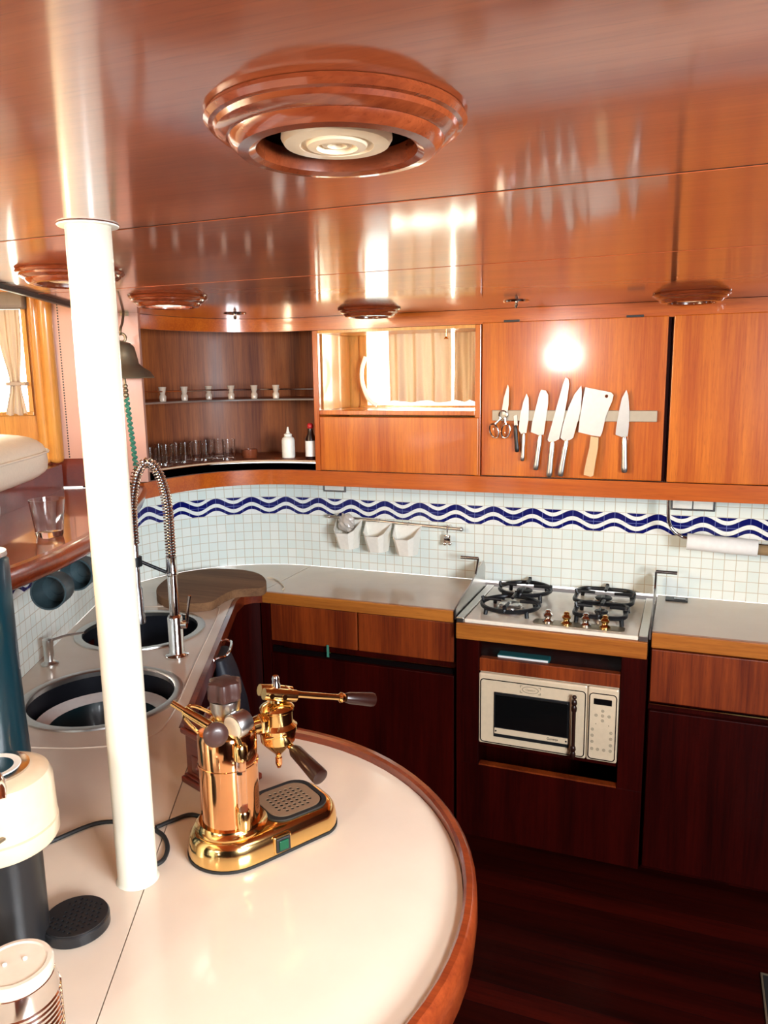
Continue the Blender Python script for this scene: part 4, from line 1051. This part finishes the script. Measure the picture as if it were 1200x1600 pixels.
# utensil rail with pots
ut = thing('utensil_rail', 'steel hanging rail on the tiles under the wave border', 'rail', (-1.17, WY - .03, 1.10))
UZ0, UZ1 = 1.130, 1.106
def uz(x): return UZ0 + (UZ1 - UZ0) * (x + 1.485) / .615
UY = WY - .035
MB().cyl((-1.475, UY, uz(-1.475)), (-0.870, UY, uz(-0.870)), .0065, seg=12).build('bar', MT['steel'], ut)
for x in (-1.45, -0.925):
    MB().cyl((x, UY, uz(x)), (x, WY - .001, uz(x)), .010, seg=14).build('bracket', MT['steel'], ut)
for x in (-1.478, -0.867): MB().ball((x, UY, uz(x)), .010).build('end_knob', MT['steel'], ut)
def pot(xc, label):
    zt = uz(xc) - .002; y1 = UY - .009
    t = thing('hanging_pot', label, 'pot', (xc, UY - .05, zt - .125), group='white pots on the rail')
    w1, w0, d1, d0, h = .062, .044, .085, .055, .125
    def ring(w, d, z, ins=0): return [(xc - w + ins, y1 - ins, z), (xc + w - ins, y1 - ins, z), (xc + w * .78 - ins, y1 - d * .75 + ins * .5, z), (xc + w * .45 - ins * .5, y1 - d + ins, z), (xc - w * .45 + ins * .5, y1 - d + ins, z), (xc - w * .78 + ins, y1 - d * .75 + ins * .5, z)]
    zf = lambda w, d, ins=0: [(p[0], p[1], zt - (.050 * (y1 - p[1]) / d)) for p in ring(w, d, 0, ins)]
    MB().loft([ring(w0, d0, zt - h), zf(w1, d1), zf(w1, d1, .003), ring(w0, d0, zt - h + .004, .003)]).build('cup', MT['white'], t, angle=20)
    MB().tube([(xc, y1 - .002, zt - .004), (xc, UY - .008, zt + .010), (xc, UY + .004, zt + .011), (xc, UY + .0085, zt + .001)], .0025, 6).build('hook', MT['steel'], t)
    return zt, y1
xs_ = (-1.375, -1.235, -1.100)
za, ya = pot(xs_[0], 'white hanging pot stuffed with a clear bag, leftmost of three')
pot(xs_[1], 'empty white hanging pot between the other two pots')
pot(xs_[2], 'empty white hanging pot nearest the loose rail hook')
b_ = MB(); b_.round = True
bmesh.ops.create_icosphere(b_.b, subdivisions=4, radius=1.0)
for v in b_.b.verts:
    n_ = 1 + .13 * math.sin(v.co.x * 7 + v.co.z * 5) * math.cos(v.co.y * 6) + .07 * math.sin(v.co.z * 13 + v.co.x * 9)
    v.co = Vector((xs_[0] + v.co.x * n_ * .036, ya - .034 + v.co.y * n_ * .024, za - .012 + v.co.z * n_ * .042))
o = b_.build('plastic_bag', MT['roughplastic']); tag(o, 'crumpled clear plastic bag in the leftmost hanging pot', 'bag')
hk = thing('rail_hook', 'loose steel clip hanging at the right end of the rail', 'hook', (-0.925, UY, 1.05))
zz = uz(-0.925)
MB().tube(smooth([(-.925, UY + .009, zz - .002), (-.925, UY + .004, zz + .0095), (-.925, UY - .006, zz + .009), (-.925, UY - .010, zz - .004), (-.925, UY - .008, zz - .03)], 5), .003, 8).build('wire', MT['chrome'], hk)
MB().box(-.940, -.910, UY - .014, UY - .003, zz - .062, zz - .028, .004).ball((-.936, UY - .009, zz - .066), .009).ball((-.914, UY - .009, zz - .064), .009).build('clip', MT['chrome'], hk)
# roll holder
rh = thing('roll_holder', 'bent chrome tube holder for kitchen roll under the right cabinet', 'roll holder', (0.15, 3.0, 1.0))
ry = 2.975
hp2 = [(-0.0594,1.2981),(-0.0544,1.2391),(-0.0480,1.1965),(-0.0313,1.1688),(-0.0086,1.1535),(0.0201,1.1457)]
q = [(p[0], ry, p[1]) for p in hp2]
MB().tube(smooth([(q[0][0], ry, 1.372)] + q[1:] + [(0.16, ry, q[-1][2] - .006), (0.44, ry, q[-1][2] - .02)], 5), .0062, 10).build('tube', MT['chrome'], rh)
r0 = [(0.0147,1.1239),(0.2489,1.1325)]
kr = thing('kitchen_roll', 'nearly used up white kitchen roll on the chrome holder', 'kitchen roll', (0.16, ry, q[-1][2] - .05))
MB().lathe([(.008, 0), (.029, 0), (.030, .002), (.030, r0[1][0] - r0[0][0] - .002), (.029, r0[1][0] - r0[0][0]), (.008, r0[1][0] - r0[0][0])], (r0[0][0], ry, q[-1][2] - .012), (1, 0, -.04), seg=32).build('paper', MT['paper'], kr)
MB().cyl((r0[1][0] + .001, ry, q[-1][2] - .026), (r0[1][0] + .10, ry, q[-1][2] - .030), .019, seg=24).build('core', MT['towel'], kr)
sk = thing('worktop_socket', 'small black socket plate set in the right worktop', 'socket', (-0.02, 3.06, CT))
sq = [(-0.0385,3.0848),(0.0307,3.0716)]
MB().box(-0.050, 0.030, 3.035, 3.085, CT + .0004, CT + .006, .002).build('plate', MT['black'], sk)
MB().box(-0.020, 0.022, 3.046, 3.074, CT + .0061, CT + .009, .002).build('insert', MT['dsteel'], sk)
rbn = MB().box(-1.302, -1.292, YF - .008, YF - .005, 0.640, 0.690, .001).build('ribbon', MT['rope'])
tag(rbn, 'short green ribbon hanging below the left drawer', 'ribbon')

# ================================================================ BAG ON THE SINK CABINET
bgx = thing('hanging_bag', 'black cloth bag on a chrome rail at the sink cabinet', 'bag', (*LP(2.45, -0.33), 0.35))
rings = []
for z, w, d in ((.860, .075, .018), (.80, .085, .030), (.68, .105, .045), (.52, .125, .055), (.40, .130, .055), (.36, .115, .040)):
    c = (2.44, -0.383 + d)
    rings.append([tuple(LM @ Vector((c[0] + w * math.copysign(abs(math.cos(2 * PI * k / 20)) ** .6, math.cos(2 * PI * k / 20)), c[1] + d * math.copysign(abs(math.sin(2 * PI * k / 20)) ** .7, math.sin(2 * PI * k / 20)), z))) for k in range(20)])
MB().loft(rings).build('pouch', MT['bag'], bgx, angle=60)
MB().tube([tuple(LM @ Vector(p)) for p in smooth([(2.35, -.384, .835), (2.35, -.375, .872), (2.38, -.340, .876), (2.50, -.340, .876), (2.53, -.375, .872), (2.53, -.384, .835)], 5)], .005, 8).build('rail', MT['chrome'], bgx)

# ================================================================ COFFEE THINGS ON THE PENINSULA
em = thing('espresso_machine', 'brass and copper lever espresso machine on the rounded peninsula', 'espresso machine', (-0.749, 1.111, CT), math.radians(58))
def eb(mb, name, m, par=None, **k): return mb.build(name, m, par or em, local=True, **k)
def base_outline(o_):
    return arc(0, 0, .080 + o_, 90, 270, 18) + [(0.02, -(.080 + o_))] + arc(.150, -.020, .056 + o_, 285, 360, 8) + arc(.150, .020, .056 + o_, 0, 75, 8) + [(0.02, .080 + o_)]
def lvl(o_, z): return [(p[0], p[1], z) for p in base_outline(o_)]
eb(MB().loft([lvl(-.004, .001), lvl(.0015, .002), lvl(.0015, .007)]), 'foot', MT['rubber'])
eb(MB().loft([lvl(.000, .0075), lvl(.000, .022), lvl(-.004, .040), lvl(-.010, .049), lvl(-.016, .052)]), 'base', MT['gold'], angle=30)
eb(MB().lathe([(.066, .0525), (.066, .056), (.060, .060), (.058, .066)], seg=40), 'boiler_flange', MT['gold'])
eb(MB().lathe([(.0530, .064), (.0530, .172), (.0545, .173), (.0545, .178), (.0530, .179), (.0530, .229), (.050, .236), (.030, .242), (.020, .243)], seg=44), 'boiler', MT['copper'], angle=25)
eb(MB().lathe([(.024, .2435), (.024, .251), (.030, .253), (.030, .257), (.022, .259)], seg=28), 'boiler_collar', MT['gold'])
eb(MB().lathe([(.019, .2595), (.022, .264), (.027, .278), (.027, .294), (.020, .295)], seg=28), 'cap_neck', MT['steel'])
flut = []
for z, s_ in ((.2955, .92), (.301, 1.0), (.320, 1.0), (.328, .94), (.331, .7)):
    flut.append([((.029 + .0032 * math.cos(6 * a_)) * s_ * math.cos(a_), (.029 + .0032 * math.cos(6 * a_)) * s_ * math.sin(a_), z) for a_ in [2 * PI * i / 60 for i in range(60)]])
eb(MB().loft(flut), 'boiler_knob', MT['mauve'])
# steam valve with knob and wand
eb(MB().cyl((-.022, -.026, .238), (-.046, -.050, .262), .012, seg=18), 'steam_valve', MT['gold'])
eb(MB().lathe([(.010, 0), (.0205, .003), (.0215, .012), (.017, .018), (.008, .020)], (-.045, -.052, .262), (-.25, -.95, .1), seg=26), 'steam_knob', MT['mauve'])
eb(MB().tube([(-.046, -.046, .270), (-.066, -.031, .287), (-.084, -.017, .302)], [.0085, .0085, .007], 14).tube([(-.084, -.017, .302), (-.100, -.005, .316)], .0052, 12), 'steam_wand', MT['gold'])
eb(MB().tube(smooth([(-.040, .02, .228), (-.066, .030, .268), (-.050, .034, .283), (-.015, .020, .262)], 5), .0032, 8), 'wand_pipe', MT['gold'])
# gauge
eb(MB().lathe([(.0215, 0), (.023, .002), (.023, .018), (.020, .020), (.020, .032), (.016, .034)], (-.012, -.052, .262), (.95, .32, .08), seg=30), 'pressure_gauge', MT['steel'])
eb(MB().lathe([(.018, -.001), (.020, -.0005), (.002, -.0012)], (-.012, -.052, .262), (.95, .32, .08), seg=24), 'gauge_face', MT['ivory'])
# sight glass
sgx, sgy = -.004, -.062
eb(MB().cyl((sgx, sgy, .105), (sgx, sgy, .205), .0085, seg=18), 'sight_glass', MT['glass'])
for z0, z1, zc2 in ((.070, .108, .088), (.202, .232, .216)):
    sg = MB().lathe([(.009, z0), (.0125, z0 + .003), (.0125, z1 - .004), (.010, z1)], (sgx, sgy, 0), seg=18)
    sg.cyl((sgx, sgy, zc2), (sgx * .7, sgy * .75, zc2), .007, seg=12)
    if z1 > .2: sg.cyl((sgx, sgy, .231), (sgx - .004, sgy + .004, .248), .005, seg=10)
    eb(sg, 'sight_glass_fitting', MT['gold'])
# group
gx = .103
GZ = -.020
def gz(pr): return [(r_, z + GZ) for r_, z in pr]
eb(MB().cyl((.045, 0, .226), (gx - .020, 0, .226), .0165, seg=22).lathe([(.019, 0), (.021, .003), (.021, .012), (.019, .015)], (.062, 0, .226), (1, 0, 0), seg=6).cyl((.068, -.018, .204), (.102, -.036, .208), .004, seg=10), 'group_neck', MT['gold'])
eb(MB().lathe(gz([(.004, .166), (.006, .176), (.020, .190), (.027, .198), (.032, .204), (.0335, .216), (.0335, .224), (.037, .226), (.037, .234), (.033, .238), (.0300, .242), (.0300, .264), (.0325, .266), (.0325, .270), (.028, .275), (.014, .282), (.012, .290)]), (gx, 0, 0), seg=40), 'group_head', MT['gold'], angle=30)
eb(MB().lathe(gz([(.0035, .148), (.0065, .156), (.0065, .168)]), (gx, 0, 0), seg=14), 'spout', MT['copper'])
ld = Vector((.93, -.10, -.28)).normalized()
yk = MB()
q0 = Vector((gx - .030, 0, .308 + GZ))
sidev = ld.cross(Vector((0, 0, 1))).normalized()
for s_ in (-1, 1):
    yk.tube([q0 + sidev * s_ * .011, q0 + ld * .03 + sidev * s_ * .011, q0 + ld * .066 + sidev * s_ * .010], [.011, .0125, .0115], 10)
for k in (.012, .038): yk.cyl(q0 + ld * k - sidev * .024, q0 + ld * k + sidev * .024, .0052, seg=10)
yk.cyl(q0 + ld * .052 - sidev * .012, q0 + ld * .052 + sidev * .012, .012, seg=14)
eb(yk, 'lever_yoke', MT['gold'])
eb(MB().lathe(gz([(.009, .289), (.0085, .316), (.0065, .319), (.0075, .327), (.005, .332)]), (gx, 0, 0), seg=16), 'piston_rod', MT['chrome'])
a0 = q0 + ld * .06; a1 = q0 + ld * .172
eb(MB().tube([a0, a0 + ld * .02, a1], [.0085, .0062, .0058], 12).lathe([(.007, 0), (.0105, .004), (.009, .010), (.007, .014)], a1 - ld * .006, ld, seg=16), 'lever_arm', MT['gold'])
eb(MB().lathe([(.009, 0), (.0115, .010), (.0125, .030), (.0140, .060), (.0130, .066), (.006, .067)], a1 + ld * .009, ld, seg=22), 'lever_grip', MT['brownp'])
pd = Vector((.08, -.96, -.27)).normalized()
p0 = Vector((gx + .012, -.022, .198 + GZ))
eb(MB().cyl(p0, p0 + pd * .012, .0065, seg=12), 'portafilter_neck', MT['gold'])
eb(MB().lathe([(.009, 0), (.0125, .008), (.0135, .036), (.0160, .082), (.0155, .087), (.010, .089)], p0 + pd * .012, pd, seg=24), 'portafilter_grip', MT['brownp'])
# drip tray and grille
trc = (.124, 0.0)
eb(MB().plate(rrect(trc[0] - .066, trc[0] + .060, -.060, .060, .034), .0525, .0560, [rrect(trc[0] - .058, trc[0] + .052, -.052, .052, .028)]).plate(rrect(trc[0] - .0585, trc[0] + .0525, -.0525, .0525, .028), .0525, .0530), 'drip_tray', MT['rubber'])
hl_ = []
for i in range(-4, 5):
    for j in range(-4, 5):
        if abs(i) + abs(j) <= 5 and not (i == 0 and j == 0) and max(abs(i), abs(j)) <= 3:
            hl_.append(circle(trc[0] - .003 + i * .0112, j * .0112, .0038, 8))
hl_.append(circle(trc[0] - .003, 0, .0050, 6))
eb(MB().plate(rrect(trc[0] - .056, trc[0] + .050, -.050, .050, .030), .0545, .0560, hl_), 'drip_grille', MT['grille'])
# switch on the front skirt
sxw = .062; syw = -.0810
eb(MB().box(sxw - .018, sxw + .018, syw + .000, syw + .022, .009, .043, .003), 'switch_surround', MT['gold'])
eb(MB().box(sxw - .0145, sxw + .0145, syw - .003, syw + .002, .012, .040, .002), 'switch_frame', MT['black'])
eb(MB().box(sxw - .0095, sxw + .0095, syw - .0055, syw - .002, .0165, .0355, .002), 'power_switch', MT['green'])

# power cord
pc = [(-1.02, 0.80)] + [(-1.13, 0.98), (-1.09, 1.035)] + [(-1.0463,1.0868)] + [(-0.985, 1.115)] + [(-0.9182,1.0990),(-0.8816,1.0858),(-0.8535,1.0579),(-0.8444,1.0327)] + [(-0.862, 1.022)]
o1 = thing('power_cord', 'black power cord looping round the post foot', 'cord', (-0.95, 1.05, CT))
MB().tube(smooth([(*p, CT + .0048) for p in [(-1.075, 0.93), (-1.085, 0.985)] + [(-1.0743,1.0153),(-1.0416,1.0815)] + [(-0.990, 1.105), (-0.94, 1.105)] + [(-0.9223,1.1043),(-0.8891,1.0919),(-0.8595,1.0640),(-0.8444,1.0327),(-0.8480,1.0136)]], 6), .0042, 8).build('lead', MT['rubber'], o1)
MB().tube(smooth([(*p, CT + .0048) for p in [(-0.9217,1.1114),(-0.9061,1.1427),(-0.8825,1.1729)] + [(-0.835, 1.165)]], 6), .0042, 8).build('lead', MT['rubber'], o1)

# coffee grinder behind the machine
gth = math.atan2(-0.028, 0.072)
gr = thing('coffee_grinder', 'dark red wooden box coffee grinder behind the espresso machine', 'coffee grinder', (-0.905, 1.315, CT), gth)
def gb_(mb, n, m): return mb.build(n, m, gr, local=True)
gb_(MB().box(-.062, .062, -.062, .062, .0005, .014, .003).box(-.057, .057, -.057, .057, .014, .020, .002), 'base_moulding', W['grind'])
gb_(MB().box(-.052, .052, -.052, .052, .0205, .112, .002), 'box', W['grind'])
gb_(MB().box(-.060, .060, -.060, .060, .1125, .126, .004).box(-.054, .054, -.054, .054, .126, .131, .002), 'top_moulding', W['grind'])
gb_(MB().box(-.034, .034, -.034, .034, .1315, .134, .001), 'brass_plate', MT['gold'])
gb_(MB().lathe([(.034, .1345), (.034, .148), (.024, .166), (.010, .174)], seg=28), 'hopper', W['grind'])
gb_(MB().cyl((0, 0, .172), (0, 0, .190), .005, seg=10).tube([(0, 0, .188), (-.02, .03, .190), (-.035, .055, .186)], .0038, 8), 'crank', MT['gold'])
gb_(MB().ball((-.035, .055, .199), .010), 'crank_knob', W['grind'])
gb_(MB().box(-.030, .030, -.0545, -.0518, .030, .070, .002).ball((0, -.058, .050), .006), 'grounds_drawer', W['grind'])

# capsule coffee maker
CX, CY = -0.936, 0.780
cmk = thing('capsule_coffee_maker', 'cream and black capsule coffee maker cut by the left picture edge', 'coffee maker', (CX, CY, CT))
MB().lathe([(.054, CT + .0005), (.055, CT + .005), (.054, CT + .008), (.054, CT + .173), (.046, CT + .175)], (CX, CY, 0), seg=44).build('column', MT['black'], cmk)
MB().lathe([(.060, CT + .1755), (.079, CT + .178), (.082, CT + .183), (.082, CT + .205), (.080, CT + .206)], (CX, CY, 0), seg=56).build('lower_head', MT['ivory'], cmk)
MB().lathe([(.079, CT + .2062), (.081, CT + .2085), (.079, CT + .270), (.074, CT + .283), (.060, CT + .290), (.002, CT + .292)], (CX, CY, 0), seg=56).build('head', MT['ivory'], cmk)
l_ = [(-0.9165,0.7850),(-0.9142,0.8066)]
lx, ly = CX - .005, CY + .000
MB().lathe([(.040, CT + .288), (.042, CT + .292), (.040, CT + .296), (.020, CT + .294), (.002, CT + .293)], (lx, ly, 0), seg=40).build('lid_button', MT['ceramic'], cmk)
MB().lathe([(.0425, CT + .2885), (.052, CT + .290), (.052, CT + .294), (.0425, CT + .295)], (lx, ly, 0), seg=40).build('lid_ring', MT['chrome'], cmk)
q = Vector((lx, ly)); fd = (IT * .8 - IL * .55).normalized()
MB().tube([(q.x + fd.x * .038, q.y + fd.y * .038, CT + .294), (q.x + fd.x * .066, q.y + fd.y * .066, CT + .290), (q.x + fd.x * .080, q.y + fd.y * .080, CT + .278)], [.010, .010, .007], 12).build('lever_tab', MT['chrome'], cmk)
MB().box(CX + .050, CX + .068, CY - .062, CY - .050, CT + .222, CT + .226, .001).build('logo_strip', MT['bronze'], cmk)
dc = (-0.868, 0.842)
MB().lathe([(.048, CT + .0005), (.051, CT + .003), (.051, CT + .018), (.049, CT + .020)], (dc[0], dc[1], 0), seg=44).build('drip_cup', MT['black'], cmk)
hh = []
for i in range(-4, 5):
    for j in range(-4, 5):
        x = (i + .5 * (j % 2)) * .0098; y = j * .0088
        if math.hypot(x, y) < .041 and not (x < -.02 and abs(y) < .012): hh.append(circle(dc[0] + x, dc[1] + y, .0027, 8))
MB().plate(circle(dc[0], dc[1], .0485, 44), CT + .0202, CT + .0225, hh).build('drip_grille', MT['black'], cmk)
MB().box(-.93, -.885, .785, .83, CT + .0005, CT + .010, .002).build('tray_bridge', MT['black'], cmk)

# soda maker behind
SX, SY = -1.205, 1.013
sm = thing('soda_maker', 'tall dark teal cylinder with a silver lever at the left edge', 'soda maker', (SX, SY, CT))
MB().lathe([(.066, CT + .0005), (.067, CT + .006), (.064, CT + .06), (.060, CT + .14), (.057, CT + .24), (.0555, CT + .34), (.055, CT + .44), (.055, CT + .535), (.050, CT + .541), (.002, CT + .542)], (SX, SY, 0), seg=44).build('body', MT['teal'], sm)
MB().lathe([(.051, CT + .5415), (.053, CT + .544), (.052, CT + .552), (.045, CT + .553)], (SX, SY, 0), seg=40).build('top_ring', MT['steel'], sm)
q = (SX + .018, SY + .006)
MB().tube(smooth([(q[0], q[1], CT + .553), (q[0] + .010, q[1] + .004, CT + .59), (q[0] + .022, q[1] + .008, CT + .625), (q[0] + .026, q[1] + .010, CT + .640)], 5), [.018 - .0007 * i for i in range(16)], 14).build('lever', MT['steel'], sm)

# milk frother
FX, FYY = -0.780, 0.648
mf = thing('milk_frother', 'ribbed chrome milk frother with clear lid in the lower left corner', 'milk frother', (FX, FYY, CT))
pr = [(.049, CT + .0005), (.051, CT + .003)]
for i in range(9):
    z = CT + .006 + i * .0075; pr += [(.0515, z), (.0535, z + .002), (.0535, z + .0045), (.0515, z + .0065)]
pr += [(.051, CT + .076), (.0475, CT + .098), (.046, CT + .099)]
MB().lathe(pr, (FX, FYY, 0), seg=48).build('jug', MT['chrome'], mf, angle=25)
MB().lathe([(.0465, CT + .0992), (.0475, CT + .102), (.0475, CT + .112), (.045, CT + .116), (.040, CT + .1165), (.038, CT + .1145), (.002, CT + .1145)], (FX, FYY, 0), seg=48).build('lid', MT['clear'], mf, angle=25)
for a_, b_ in ((.006, .012), (-.010, -.006)):
    MB().lathe([(.003, CT + .1148), (.003, CT + .117), (.001, CT + .118)], (FX + a_, FYY + b_, 0), seg=10).build('lid_pip', MT['ceramic'], mf)

# floor hatch at the right
fh = thing('floor_mat', 'black floor mat with a pale border at the lower right corner', 'mat', (0.75, 1.9, 0))
MB().box(0.282, 1.2, 0.9, 2.25, 0.0005, 0.007, .002).build('mat', MT['rubber'], fh)
outl = MB().plate([(0.276, .894), (1.206, .894), (1.206, 2.256), (0.276, 2.256)], .0005, .008, [[(0.2815, .8995), (1.2005, .8995), (1.2005, 2.2505), (0.2815, 2.2505)]])
outl.build('border', MT['bronze'], fh)
for o in bpy.data.objects:
    if '_loc' in o.keys(): del o['_loc']
